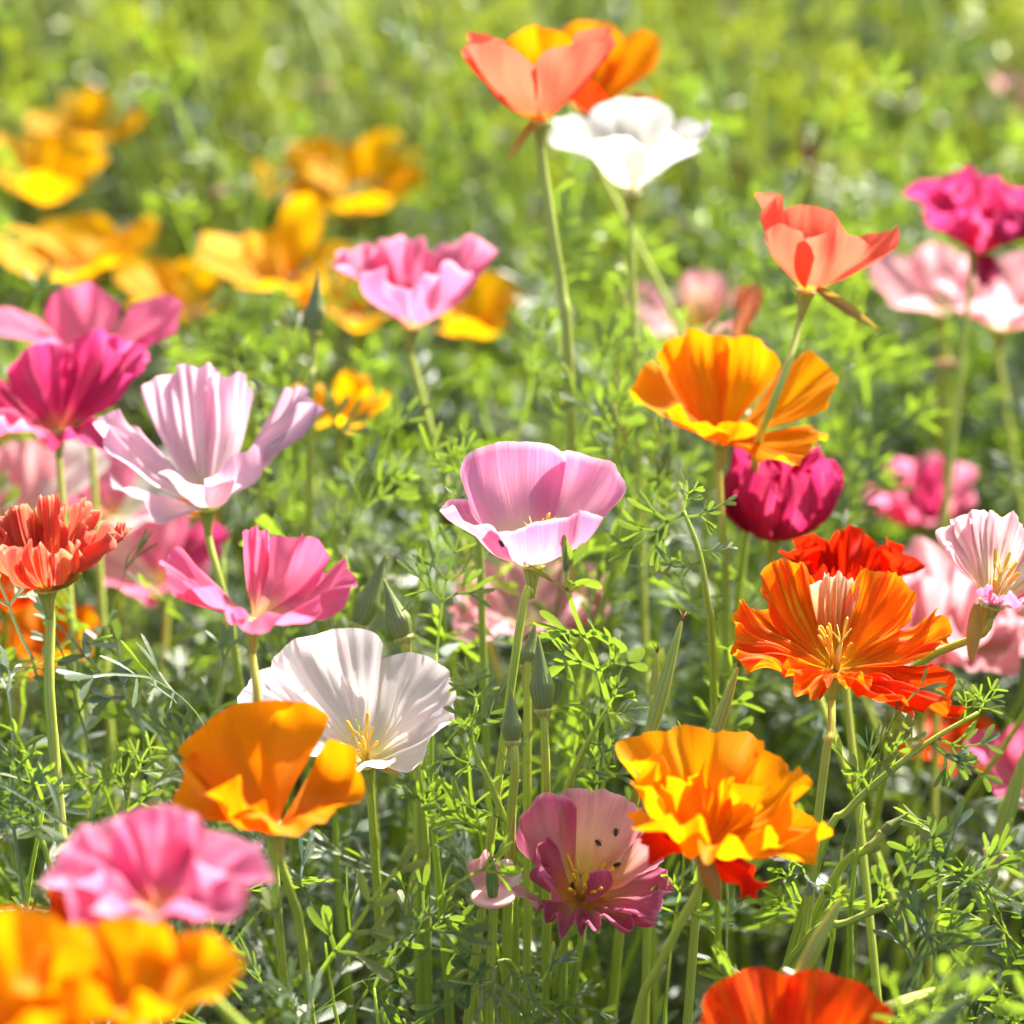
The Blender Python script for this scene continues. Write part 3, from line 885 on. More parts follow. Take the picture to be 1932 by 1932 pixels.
yellow('low yellow poppy half hidden behind the lilac petals', (640, 792), 1.12, [P(160, 64, 54, 2.0, 46), P(60, 60, 44, 1.9, 46), P(0, 66, 56, 2.0, 40), P(280, 66, 54, 1.8, 60)], toward=10, excl=(640, 748, 75, 60))

OG = 'small orange blooms low in the foliage'
def far(lbl, col, base, d, L_=2.6, seed=1, n=4, **k):
    flower('orange_poppy', lbl, col, base, d, bowl(n, 66, 50, L_, 52, 20, seed), group=OG, ruf=.0025, lowb=.006, res=.6, toward=10, **k)
far('low orange poppy under the magenta ruffled bloom', 'orange', (25, 850), 1.25, 2.4, 1)
far('low orange poppy beneath the lilac poppy, by its stem', 'orange', (330, 955), 1.2, 2.2, 2)
far('low orange poppy beside the salmon poppy stem, close under its bloom', 'redorange', (5, 1130), 1.05, 2.4, 3)
far('low orange poppy in the shade beside the salmon poppy stem', 'orange', (95, 1235), 1.08, 2.4, 4)
far('orange red poppy low behind the divided leaves beside the flame poppy', 'redorange', (1795, 1435), 1.12, 1.9, 5, excl=(1795, 1400, 60, 42))
far('dim orange poppy far behind the tall coral one', 'redorange', (905, 108), 1.9, 2.6, 6)
far('dim orange poppy far beyond the yellow ones', 'redorange', (700, 250), 1.85, 2.4, 7)
far('small orange poppy beneath the open orange bloom, by its stem', 'redorange', (1150, 835), 1.4, 1.8, 8)
far('dim orange speck of a poppy beyond the white one', 'orange', (1420, 330), 1.75, 1.8, 9)
far('orange poppy between grass stems under the candy pink bloom', 'redorange', (215, 1735), 0.80, 2.0, 10)

flower('faded_pink_poppy', 'faded blush poppy low behind the pink cup-shaped poppy', 'palerose', (1000, 1185), 1.03,
       bowl(5, 66, 44, 3.1, 48, 10, 3, rnd=.25), toward=10, stem=[(1000, 1240)], excl=(990, 1115, 40, 20), ruf=.003, lowb=.006)
flower('orchid_pink_poppy', 'orchid pink poppy sliver beside the tall seed pod', 'hotpink', (1965, 1530), 0.99,
       [P(150, 56, 34, 3.2, 46), P(90, 56, 26, 3.2, 46), P(20, 60, 40, 3.2, 46), P(250, 60, 34, 2.8, 50), P(320, 60, 40, 2.8, 50)], stem=[(1935, 1580)], ruf=.002, excl=(1915, 1460, 30, 60))
flower('peach_poppy', 'peach poppy fading to brown below the coral cup', 'palerose', (1300, 625), 1.3,
       [P(160, 66, 54, 3.0, 50), P(60, 60, 40, 2.8, 50, col='peach'), P(0, 66, 50, 2.8, 50, col='peach'), P(270, 66, 50, 2.6, 66)], toward=10, excl=(1300, 570, 70, 45), ruf=.003)
flower('cream_pink_poppy', 'cream pink poppy at the far meadow edge beyond the magenta double bloom', 'palerose', (1935, 200), 1.6,
       bowl(4, 60, 36, 2.6, 50, 10, 4), excl=(1925, 165, 25, 40), res=.6)


# ------------------------------------------------------------------ buds, pods, spent heads
def upright(name, label, cat, group, px, py, d, tip, parts, stem=(), stem_r=.001, excl=None, foot=None):
    """A stalk with something at its end; tip = pixel where the thing points, same depth."""
    B = at(px, py, d)
    T = at(tip[0], tip[1], tip[2] if len(tip) > 2 else d)
    ax = (T - B)
    ln = ax.length
    ax.normalize()
    way = []
    dd = d
    for w in stem:
        if len(w) > 2: dd = w[2]
        way.append(at(w[0], w[1], dd))
    if not way: way = [B - ax * 0.02 - V((0, 0, .02))]
    FT = V(foot) if foot else foot_of(B if len(way) < 2 else way[-2], way[-1], random)
    root = bpy.data.objects.new(name, None)
    COL.objects.link(root)
    root.location = FT
    tag(root, label, cat, group)
    Q = ax.to_track_quat('Z', 'Y').to_matrix().to_4x4()
    mm = Matrix.Translation(B - FT) @ Q
    mids = [way[-1].lerp(FT, .5) + V((0, 0, .008))] if way[-1].z > .05 else []
    link('stem', stem_mesh([p - FT for p in [B + ax * .003] + way + mids + [FT - V((0, 0, .006))]], stem_r, stem_r * 1.5, 18, 8), root, mat=STEM)
    for nm, me, extra in parts(ln):
        link(nm, me, root, mm @ extra if extra is not None else mm)
    if excl: EXCL.append((*excl, d))
    return root


def bud_parts(w, bendx=0.0, seed=0):
    def f(ln):
        mb = MB()
        prof = []
        for i in range(25):
            t = i / 24
            r = w * (0.55 + 0.45 * math.sin(min(1, t / 0.34) * math.pi / 2)) if t < .30 else w * (1 - (t - .30) / .70) ** 1.25 * (1 - .10 * math.sin((t - .3) / .7 * math.pi)) + .00028
            if t < .02: r *= .6
            if i == 24: r = .00008
            prof.append((r, t * ln))
        mb.lathe(prof, 18, bend=lambda z: V((bendx * (z / ln) ** 2.4, 0, 0)))
        me = mb.mesh('bud_cap'); me.materials.append(BUD)
        d_ = MB()
        d_.lathe([(.0008, -.006), (w * .35, -.0026), (w * .62, -.0006), (w * .78, 0.0), (w * .78, .0005), (w * .5, .0012)], 16)
        m2 = d_.mesh('receptacle'); m2.materials.append(CONE)
        return [('bud_cap', me, None), ('receptacle', m2, None)]
    return f


def pod_parts(w, disc=True, dw=.0042, bendx=0.0, tipc=True):
    def f(ln):
        out = []
        mb = MB()
        prof = []
        for i in range(22):
            t = i / 21
            r = w * (0.75 + .25 * min(1, t / .25)) * (1 if t < .4 else (1 - ((t - .4) / .6) ** 1.3 * .80))
            if i == 21: r = .0001
            prof.append((r, t * ln))
        mb.lathe(prof, 20, bend=lambda z: V((bendx * (z / ln) ** 2, 0, 0)), rib=.06)
        me = mb.mesh('pod'); me.materials.append(POD)
        out.append(('pod', me, None))
        if disc:
            d_ = MB()
            d_.lathe([(.0009, -.007), (.0014, -.004), (dw * .62, -.0012), (dw, -.0006), (dw * 1.06, .0002), (dw * .95, .0008), (dw * .6, .0006), (w * .7, .0004)], 18)
            m2 = d_.mesh('receptacle_rim'); m2.materials.append(DISC)
            out.append(('receptacle_rim', m2, None))
        if tipc:
            s = MB()
            for k in range(4):
                a = k * 1.6
                s.tube([(bendx, 0, ln * .985), (bendx + .0006 * math.cos(a), .0006 * math.sin(a), ln + .0012), (bendx + .0017 * math.cos(a), .0017 * math.sin(a), ln + .0024)], [.0003, .0002, .0001], 5)
            m3 = s.mesh('stigma'); m3.materials.append(SEPAL)
            out.append(('stigma', m3, None))
        return out
    return f


BG = 'pointed poppy buds'
upright('poppy_bud', 'green pointed bud with a long reddish tip, taller of the pair under hot pink petals', 'bud', BG, 676, 1182, .925, (729, 1043), bud_parts(.0039), [(676, 1215), (690, 1330, .93)], excl=(700, 1115, 62, 100))
upright('poppy_bud', 'plump green pointed bud, shorter of the pair under hot pink petals', 'bud', BG, 762, 1206, .905, (724, 1092), bud_parts(.0041), [(766, 1235), (775, 1330, .925)], excl=(748, 1150, 62, 92))
upright('poppy_bud', 'green bud in shade under the pink cup-shaped poppy, beside a smaller closed bud', 'bud', BG, 1026, 1342, .865, (1015, 1196), bud_parts(.0038), [(1028, 1400), (1030, 1540, .88)], excl=(1022, 1270, 35, 80))
upright('poppy_bud', 'small blurred closed bud low among the leaves over the mauve poppy', 'bud', BG, 966, 1402, .85, (964, 1300), bud_parts(.0032), [(972, 1450), (962, 1600, .87)], excl=(966, 1350, 28, 60))
upright('poppy_bud', 'dark green bud close behind the stem of the pink cup-shaped poppy', 'bud', BG, 995, 1260, .895, (1010, 1175), bud_parts(.0034), [(995, 1330)])
upright('poppy_bud', 'slender grey green bud standing between yellow and rose pink blooms', 'bud', BG, 592, 630, 1.02, (600, 505), bud_parts(.0036), [(590, 690), (585, 800)], excl=(594, 575, 32, 75))
upright('poppy_bud', 'small dark bud in the soft foliage under the white poppy', 'bud', BG, 1166, 530, 1.08, (1173, 478), bud_parts(.0030), [(1166, 580)], excl=(1168, 505, 22, 35))
upright('poppy_bud', 'narrow bud with a pale tip rising beside the flame poppy stem', 'bud', BG, 1662, 1575, .88, (1716, 1532), bud_parts(.0019), [(1640, 1600), (1560, 1680, .89)])

PG = 'green seed pods'
upright('seed_pod', 'long straight green seed pod with a dry tip above the golden ruffled poppy', 'seed pod', PG, 1222, 1400, .865, (1287, 1168), pod_parts(.0021, True, .003), [(1218, 1440), (1190, 1560, .89)], excl=(1255, 1280, 30, 120))
upright('seed_pod', 'shorter green seed pod with a reddish tip above the golden ruffled poppy', 'seed pod', PG, 1340, 1410, .872, (1393, 1256), pod_parts(.0019, False), [(1335, 1450)], excl=(1368, 1330, 25, 80))
upright('seed_pod', 'pale thin pod just behind the long straight seed pod', 'seed pod', PG, 1232, 1330, .90, (1240, 1230), pod_parts(.0014, False), [(1230, 1400)])
upright('seed_pod', 'tall green pod rising from a pink disc beside the orchid pink poppy', 'seed pod', PG, 1879, 1610, .93, (1940, 1400), pod_parts(.0026, True, .0040), [(1870, 1680), (1850, 1790)], excl=(1900, 1520, 35, 110), stem_r=.0012)
upright('seed_pod', 'green pod slanting up from a withered pink disc above the scarlet poppy', 'seed pod', PG, 1505, 1845, .80, (1590, 1690), pod_parts(.0021, True, .0044), [(1495, 1880), (1480, 1960)], excl=(1530, 1790, 55, 80))
upright('seed_pod', 'long green pod lying aslant in the shade beside the scarlet poppy', 'seed pod', PG, 1640, 1915, .80, (1830, 1850, .86), pod_parts(.0020, False), [(1600, 1950)])
upright('seed_pod', 'green pod with orange tip angled up beyond the aslant pod', 'seed pod', PG, 1760, 1890, .87, (1868, 1745), pod_parts(.0016, False), [(1740, 1930)])
upright('dried_bud', 'buff dry bud cap pointing up beside the scarlet poppy', 'bud', BG, 1720, 1985, .74, (1838, 1868), bud_parts(.0030), [(1700, 2020)])

# receptacle rims left on bare stalks, soft in the background
DG = 'pink discs left on bare stalks'
for (px, py, d, up_, lb) in [(612, 160, 1.52, 60, 'pale pink disc on a stalk rising over the yellow poppies'),
                             (414, 362, 1.45, 55, 'pink disc on a stalk beside the spoon-petalled yellow poppy'),
                             (430, 258, 1.7, 40, 'greyish disc on a stalk beyond the pink disc stalk'),
                             (1015, 418, 1.5, 40, 'pink disc beside the tall coral poppy stem'),
                             (372, 590, 1.3, 40, 'pink disc beside the leaning yellow poppy'),
                             (360, 520, 1.42, 40, 'buff disc above the leaning yellow poppy'),
                             (1672, 145, 1.6, 40, 'pale disc alone in the open soft meadow'),
                             (1415, 85, 1.75, 40, 'rosy disc in the meadow beyond the white poppy'),
                             (775, 12, 1.75, 40, 'pale disc in the far meadow beyond the tall coral poppy'),
                             (458, 45, 1.8, 40, 'straw coloured disc in the far meadow beyond the yellow ones'),
                             (15, 25, 1.75, 40, 'straw coloured disc in the far meadow above the stacked yellow poppies'),
                             (1786, 685, 1.2, 40, 'pale disc among leaves below the pale rose blooms')]:
    upright('spent_stalk', lb, 'stalk', DG, px, py, d, (px + 2, py - up_), pod_parts(.0011, True, .0052, tipc=False), [(px + 2, py + 60)], excl=(px, py, 25, 20))

# withered reddish petal rolls
WG = 'withered rolled blooms'
def wilt(px, py, d, tip, label, w=.004, col='dry', stem=()):
    def parts(ln):
        out = []
        for k in range(3):
            mb = petal(k * 120, 22, -10, ln, 50, px * .01 + k, nu=16, nv=14, ruf=.001, lowb=.002, roll=.002, rnd=.5, r0=.0014)
            me = mb.mesh('petal'); me.materials.append(PM[col])
            out.append(('petal', me, None))
        out.append(('receptacle', CONE_ME, None))
        return out
    upright('withered_poppy', label, 'flower', WG, px, py, d, tip, parts, stem)
wilt(1530, 345, 1.3, (1536, 225), 'dark brown withered bloom rolled up above the coral cup', col='drybrown')
wilt(1388, 640, 1.08, (1424, 535), 'reddish withered bloom rolled to a point above the open orange poppy', col='dry')

# the spent seed head beside the mauve poppy: pistil upright on a pink disc, curled dry petal behind
def spent(ln):
    out = pod_parts(.0018, True, .0062)(ln)
    out[0][1].materials.clear(); out[0][1].materials.append(PISTIL_GREEN)
    for k, (phi, th0, th1, L_, W, c_) in enumerate([(205, 92, 10, .011, 40, 'blush'), (240, 84, -20, .012, 40, 'palerose'), (168, 104, 124, .012, 30, 'palerose')]):
        me = petal(phi, th0, th1, L_, W, 4.4 + k, nu=16, nv=14, ruf=.0012, lowb=.002, roll=.002, rnd=.4, r0=.004).mesh('petal')
        me.materials.append(PM[c_])
        out.append(('withered_petal', me, None))
    return out
upright('spent_seed_head', 'green pistil on a pink disc with curled dry petals beside the mauve poppy', 'seed head', WG, 930, 1692, .858, (926, 1612, .853), spent, [(931, 1735, .86), (925, 1850, .87)], excl=(940, 1665, 55, 65), stem_r=.0011)


# ------------------------------------------------------------------ tiny beetles on the petals
ib = MB()
ib.lathe([(.0001, -.0013), (.00045, -.0010), (.00062, -.0002), (.00058, .0006), (.0003, .0011), (.0001, .0013)], 10)
for sx in (-1, 1):
    for zz in (-.0005, .0001, .0006):
        ib.tube([(0, sx * .0004, zz), (.0003, sx * .0009, zz + .0001), (-.0004, sx * .0012, zz + .0002)], [.00008, .00007, .00005], 4)
INS = ib.mesh('beetle'); INS.materials.append(INSECT)
INSECTS = [(1162, 1570, 'beetle'), (1130, 1590, 'beetle'), (1165, 1632, 'beetle'), (1080, 1672, 'beetle'), (1098, 1678, 'beetle'), (1092, 1690, 'beetle'), (948, 1024, 'beetle')]

# ------------------------------------------------------------------ feathery leaves
class LeafB(MB):
    def ribbon(self, pts, ws, ns, v0, v1, fold=.25):
        rows, uvs = [], []
        n = len(pts)
        for i, p in enumerate(pts):
            t = (pts[min(i + 1, n - 1)] - pts[max(i - 1, 0)]).normalized()
            s = ns[i].cross(t).normalized()
            w = ws[i]
            rows.append([p - s * w + ns[i] * w * fold, p, p + s * w + ns[i] * w * fold])
            vv = v0 + (v1 - v0) * i / (n - 1)
            uvs.append([(0, vv), (.5, vv), (1, vv)])
        self.grid(rows, uvs)


def leaf_mesh(seed, lobe_w=.019, lobe_l=.17, spread=34, droop=.35, levels=2, pairs=(2, 2, 1)):
    """A finely divided leaf, 1 unit long, growing along +X, face up +Z."""
    r = random.Random(seed)
    mb = LeafB()
    def rot(v, ax, a): return Matrix.Rotation(a, 3, ax) @ v
    def lobe(p, d, n, ln):
        w = lobe_w * r.uniform(.8, 1.25)
        pts, ns, q = [], [], p.copy()
        s = n.cross(d).normalized()
        cv = r.uniform(-.5, .5); cp = r.uniform(-.9, .35) * droop
        tt = (0, .22, .5, .78, .93, 1.0)
        ww = (.35, .6, .95, 1.0, .68, .12)
        prev = 0
        for t in tt:
            st = (t - prev) * ln
            prev = t
            dd = rot(rot(d, n, cv * t), s, -cp * t)
            q = q + dd * st
            pts.append(q.copy()); ns.append((n + dd * 0).normalized())
        mb.ribbon(pts, [w * x for x in ww], ns, .55, 1.0, r.uniform(-.15, .45))
    def seg(p, d, n, ln, w0, w1, k=3):
        s = n.cross(d).normalized()
        c1, c2 = r.uniform(-.25, .25), r.uniform(-.3, .15)
        pts, ns, q = [p.copy()], [n.copy()], p.copy()
        for i in range(k):
            d = rot(rot(d, n, c1 / k), s, -c2 / k).normalized()
            n = (n - d * n.dot(d)).normalized()
            q = q + d * ln / k
            pts.append(q.copy()); ns.append(n.copy())
        mb.ribbon(pts, [w0 + (w1 - w0) * i / k for i in range(k + 1)], ns, 0.1, .5, .35)
        return q, d, n
    def branch(p, d, n, ln, lev):
        if lev == 0:
            lobe(p, d, n, ln)
            return
        q, d2, n2 = seg(p, d, n, ln * r.uniform(.45, .65), lobe_w * .5, lobe_w * .62)
        kids = 3 if r.random() < .72 else 2
        s = n2.cross(d2).normalized()
        for i in range(kids):
            a = (i - (kids - 1) / 2) * R(spread * r.uniform(.75, 1.25))
            dd = rot(d2, n2, a)
            dd = rot(dd, s, r.uniform(-.35, .35)).normalized()
            nn = (n2 - dd * n2.dot(dd)).normalized()
            nn = rot(nn, dd, r.uniform(-.5, .5))
            branch(q, dd, nn, ln * (r.uniform(.7, .95) if lev > 1 else r.uniform(.75, 1.1)), lev - 1)
    p, d, n = V((0, 0, 0)), V((1, 0, .15)).normalized(), V((-.15, 0, 1)).normalized()
    p, d, n = seg(p, d, n, r.uniform(.25, .36), lobe_w * .75, lobe_w * .65, 5)
    for k, lev in enumerate(pairs):
        s = n.cross(d).normalized()
        for sg in (-1, 1):
            dd = rot(d, n, sg * R(r.uniform(38, 60)))
            dd = rot(dd, s, r.uniform(-.3, .4)).normalized()
            nn = (n - dd * n.dot(dd)).normalized()
            nn = rot(nn, dd, r.uniform(-.4, .4))
            branch(p, dd, nn, lobe_l * r.uniform(.9, 1.15) * (1.0 if lev > 1 else .9), lev)
        p, d, n = seg(p, d, n, r.uniform(.14, .2), lobe_w * .62, lobe_w * .55, 3)
    branch(p, d, n, lobe_l, levels)
    me = mb.mesh('leaf')
    return me


LEAVES = []
for i in range(16):
    me = leaf_mesh(100 + i, lobe_w=[.0145, .018, .022][i % 3], lobe_l=[.20, .17, .19][i % 3], spread=[26, 32, 22][(i // 3) % 3],
                   pairs=[(1, 1), (2, 1), (1, 1, 0), (2, 1, 0)][i % 4], levels=[1, 2][i % 2])
    me.materials.append(LM)
    LEAVES.append(me)


HERO = []
for i in range(10):
    me = leaf_mesh(300 + i, lobe_w=[.040, .046, .036][i % 3], lobe_l=[.42, .36, .40][i % 3], spread=[28, 34, 24][(i // 3) % 3], droop=.5,
                   pairs=[(0, 1), (1, 0), (0, 0), (1, 1)][i % 4], levels=1)
    me.materials.append(LM)
    HERO.append(me)


def stalk(seed):
    """A leafy stalk 1 unit tall: mesh and the places where leaves sit (point, outward direction)."""
    r = random.Random(seed)
    pts = [V((0, 0, -.02))]
    lx, ly = r.uniform(-.28, .28), r.uniform(-.28, .28)
    for i in range(1, 8):
        t = i / 7
        pts.append(V((lx * t ** 1.5 + r.uniform(-.015, .015), ly * t ** 1.5 + r.uniform(-.015, .015), t)))
    sp = spline(pts, 18)
    mb = MB()
    mb.tube(sp, [.0075 - .0062 * (i / len(sp)) ** 2 for i in range(len(sp))], 7)
    nodes = []
    k = r.randint(6, 7)
    a = r.uniform(0, 6.28)
    for i in range(k):
        t = .30 + .70 * (i / (k - 1)) ** .85
        p = sp[min(int(t * (len(sp) - 1)), len(sp) - 1)]
        a += 2.4 + r.uniform(-.4, .4)
        el = R(r.uniform(8, 40) + 30 * (t > .85))
        nodes.append((p, V((math.cos(a) * math.cos(el), math.sin(a) * math.cos(el), math.sin(el))), 1.0 - .25 * t))
    me = mb.mesh('stalk')
    me.materials.append(STALK)
    return me, nodes


STALKS = [stalk(i + 5) for i in range(10)]


def frame(X, upv):
    X = X.normalized()
    Z = upv - X * upv.dot(X)
    if Z.length < 1e-3: Z = X.orthogonal()
    Z.normalize()
    Y = Z.cross(X)
    return Matrix((X, Y, Z)).transposed().to_4x4()


def hidden_zone(p, r=0.0):
    """True if a leaf at p would hang in front of a flower, or inside it."""
    x, y, d = project(p)
    for (ex, ey, rx, ry, ed) in EXCL:
        if d < ed + .03 and ((x - ex) / (rx + r)) ** 2 + ((y - ey) / (ry + r)) ** 2 < 1:
            return True
    for a, b in STEM_EXCL:
        ax, ay, ad = project(a)
        bx, by, bd = project(b)
        if d < max(ad, bd) + .004:
            vx, vy = bx - ax, by - ay
            t = max(0, min(1, ((x - ax) * vx + (y - ay) * vy) / (vx * vx + vy * vy + 1e-6)))
            if math.hypot(x - ax - t * vx, y - ay - t * vy) < 16: return True
    return False


EXCL.append((1050, 420, 75, 160, 1.0))      # keep the tall coral stem in the open
rng = random.Random(4)
PLG = 'leafy poppy plants around the flowers'
PLL = 'leafy poppy plant with finely divided blue green leaves on upright stalks'
n_pl = 0
n_leaf = 0


def add_leaf(root, base, X, ln, me=None, upv=None, roll=None):
    global n_leaf
    upv = upv or V((0, 0, 1))
    F = frame(X, upv)
    F = F @ Matrix.Rotation(roll if roll is not None else rng.uniform(-.6, .6), 4, 'X') @ Matrix.Scale(ln, 4)
    F.translation = base - root.location
    link('leaf', me or rng.choice(LEAVES), root, F)
    n_leaf += 1


def plant(x, y, h, n_st):
    global n_pl
    root = bpy.data.objects.new('poppy_plant', None)
    COL.objects.link(root)
    root.location = (x, y, 0)
    made = 0
    for s in range(n_st):
        me, nodes = rng.choice(STALKS)
        sc = h * rng.uniform(.75, 1.08)
        az = rng.uniform(0, 6.28)
        M = Matrix.Translation((rng.uniform(-.015, .015), rng.uniform(-.015, .015), 0)) @ Matrix.Rotation(az, 4, 'Z') @ Matrix.Diagonal((sc, sc, sc, 1))
        top = root.location + M @ V(nodes[-1][0])
        mid = root.location + M @ V(nodes[2][0])
        tx_, ty_, td_ = project(top)
        if (ty_ < 600 and td_ < 1.2) or hidden_zone(top, 6) or hidden_zone(mid, 0) or hidden_zone(top.lerp(mid, .5), 4):
            continue
        todo = []
        for (p, dr, k) in nodes:
            q = root.location + M @ V(p)
            X = (Matrix.Rotation(az, 3, 'Z') @ dr)
            ln = rng.uniform(.050, .082) * (1.0 if k > .8 else .85)
            if any(hidden_zone(q + X.normalized() * ln * f, 10) for f in (.2, .35, .5, .65, .8, 1.0)):
                continue
            todo.append((q, X, ln))
        if len(todo) < 4 or (todo[-1][0] - top).length > .002:
            continue
        for t_ in todo:
            add_leaf(root, *t_)
        link('stalk', me, root, M)
        made += 1
    if not made:
        bpy.data.objects.remove(root)
        return
    near = min(HEADS, key=lambda h_: (h_[1] - V((x, y, h_[1].z))).length)[0]
    tag(root, 'leafy poppy plant with divided blue green leaves growing closest to the ' + near, 'plant', PLG)
    n_pl += 1


sp_ = .048
y = .44
while y < 1.36:
    half = y * K * 1.15 + .10
    x = -half
    while x < half:
        px_, py_ = x + rng.uniform(-.5, .5) * sp_, y + rng.uniform(-.5, .5) * sp_
        # taller behind the focus, lower where the photograph looks deep between stems
        h = rng.uniform(.17, .28) if py_ < .74 else rng.uniform(.23, .33) if py_ < 1.02 else rng.uniform(.20, .29)
        if py_ < .62: h = rng.uniform(.12, .19)
        plant(px_, py_, h, 3)
        x += sp_
    y += sp_ * (1.0 if y < 1.0 else 1.12)


# leaves the photograph shows one by one: (base px, tip px, depth, tilt)
def sprig(label, stem_px, leaves, r=.0011, grp='single leafy sprigs in focus'):
    pts = [at(*p) for p in stem_px]
    FT = foot_of(pts[-2], pts[-1], rng)
    root = bpy.data.objects.new('leafy_sprig', None)
    COL.objects.link(root)
    root.location = FT
    tag(root, label, 'sprig', grp)
    mids = [pts[-1].lerp(FT, .5)] if pts[-1].z > .05 else []
    mb = MB()
    sp = spline([p - FT for p in pts + mids + [FT - V((0, 0, .005))]], 26)
    mb.tube(sp, [r * (.55 + .6 * min(1, i / len(sp) * 2.2)) for i in range(len(sp))], 8)
    link('stalk', mb.mesh('stalk'), root, mat=STALK)
    for (bx, by, bd, tx, ty, td, vi, face) in leaves:
        a, b = at(bx, by, bd), at(tx, ty, td)
        upv = V((0, -math.sin(R(face)), math.cos(R(face))))
        add_leaf(root, a, b - a, (b - a).length * .95, HERO[vi % len(HERO)], upv, rng.uniform(-.25, .25))


sprig('branching sprig of divided leaves reaching out below the flame orange poppy',
      [(1845, 1345, .87), (1760, 1395, .87), (1680, 1455, .87), (1600, 1530, .875), (1545, 1620, .88)],
      [(1840, 1350, .87, 1895, 1300, .865, 3, 70), (1820, 1358, .87, 1822, 1290, .87, 7, 75), (1755, 1398, .87, 1850, 1500, .868, 1, 60),
       (1765, 1392, .87, 1880, 1440, .872, 5, 60), (1685, 1452, .87, 1690, 1340, .868, 4, 75), (1700, 1440, .87, 1750, 1350, .868, 6, 75), (1640, 1490, .873, 1600, 1400, .87, 11, 70)])
sprig('sprig of fanned leaves spreading over the dark hollow beside the scarlet poppy',
      [(1800, 1650, .86), (1720, 1690, .865), (1600, 1740, .87), (1500, 1800, .88)],
      [(1795, 1652, .86, 1910, 1720, .86, 2, 60), (1780, 1660, .86, 1890, 1630, .855, 6, 65), (1740, 1680, .862, 1850, 1560, .86, 1, 65),
       (1700, 1700, .865, 1740, 1530, .87, 4, 70), (1730, 1690, .86, 1790, 1850, .85, 0, 55), (1640, 1722, .868, 1700, 1600, .86, 9, 70)])
sprig('nodding grey green leaf spread open under the withered seed head',
      [(935, 1815, .868), (960, 1815, .872), (975, 1850, .88), (970, 1920, .89)],
      [(938, 1812, .868, 800, 1880, .855, 1, 70), (935, 1818, .868, 905, 1960, .85, 5, 60), (940, 1808, .868, 790, 1770, .868, 2, 70), (950, 1812, .869, 1030, 1890, .862, 9, 65)])
sprig('bright leafy sprig arching between the green buds and the mauve poppy',
      [(900, 1330, .865), (890, 1400, .866), (930, 1490, .868), (965, 1600, .88), (970, 1700, .89)],
      [(900, 1335, .865, 905, 1250, .86, 3, 70), (895, 1380, .866, 960, 1310, .86, 6, 70), (890, 1400, .866, 862, 1330, .862, 7, 70), (915, 1460, .868, 860, 1400, .866, 8, 70), (925, 1480, .868, 1000, 1410, .866, 2, 70), (950, 1550, .872, 890, 1500, .87, 1, 70)])
sprig('pale forked stem with a tiny bud rising between the blush white and mauve poppies',
      [(786, 1428, .902), (790, 1500, .902), (794, 1580, .905), (796, 1680, .91)],
      [(786, 1435, .902, 780, 1385, .902, 2, 75), (792, 1540, .902, 818, 1440, .895, 6, 75), (793, 1560, .904, 850, 1480, .895, 3, 70)], r=.0024)
sprig('fresh green sprig of divided leaves between the seed pods and the closed buds',
      [(1150, 1330, .87), (1110, 1400, .872), (1075, 1480, .878), (1070, 1580, .885)],
      [(1145, 1335, .87, 1200, 1260, .868, 1, 70), (1140, 1345, .87, 1215, 1350, .865, 6, 65), (1120, 1385, .871, 1090, 1270, .868, 2, 70), (1110, 1400, .872, 1190, 1430, .866, 3, 60), (1085, 1460, .876, 1160, 1410, .87, 7, 65)])
sprig('sprig of slim leaves reaching toward the pink cup-shaped poppy',
      [(1290, 965, .885), (1318, 1040, .887), (1335, 1140, .89), (1345, 1260, .90)],
      [(1292, 968, .885, 1150, 1012, .88, 3, 65), (1295, 975, .885, 1385, 968, .885, 1, 65), (1290, 965, .885, 1300, 895, .885, 7, 70), (1318, 1040, .887, 1390, 1040, .885, 6, 65), (1322, 1060, .887, 1240, 1085, .88, 4, 65)])
sprig('leafy sprig with red tinged tips over the candy pink poppy',
      [(250, 1460, .85), (235, 1540, .852), (240, 1620, .86)],
      [(248, 1470, .85, 310, 1410, .845, 3, 75), (245, 1490, .85, 160, 1450, .85, 7, 70), (240, 1510, .85, 215, 1420, .848, 10, 75), (240, 1530, .85, 330, 1480, .846, 11, 70)])
sprig('narrow leaf with forked tips beside the salmon poppy stem',
      [(70, 1560, .84), (95, 1640, .842), (105, 1730, .85)],
      [(72, 1562, .84, 60, 1420, .838, 3, 75), (75, 1580, .84, 0, 1500, .84, 7, 70)])
sprig('tuft of pale needle leaves rising behind the pink cup-shaped poppy',
      [(880, 880, .95), (900, 960, .95), (905, 1040, .95)],
      [(880, 890, .95, 865, 815, .945, 10, 75), (885, 910, .95, 830, 860, .95, 7, 70)])
sprig('grey green feathery spray beside the rose and yellow blooms',
      [(440, 680, 1.06), (470, 740, 1.06), (480, 800, 1.06)],
      [(440, 690, 1.06, 330, 620, 1.06, 2, 65), (445, 690, 1.06, 440, 600, 1.06, 5, 65), (450, 700, 1.06, 530, 640, 1.06, 8, 65), (455, 710, 1.06, 540, 700, 1.05, 2, 60)])
print('plants', n_pl, 'leaves', n_leaf)

# ------------------------------------------------------------------ the rest of the meadow: instanced tufts
src = bpy.data.collections.new('tuft_sources')


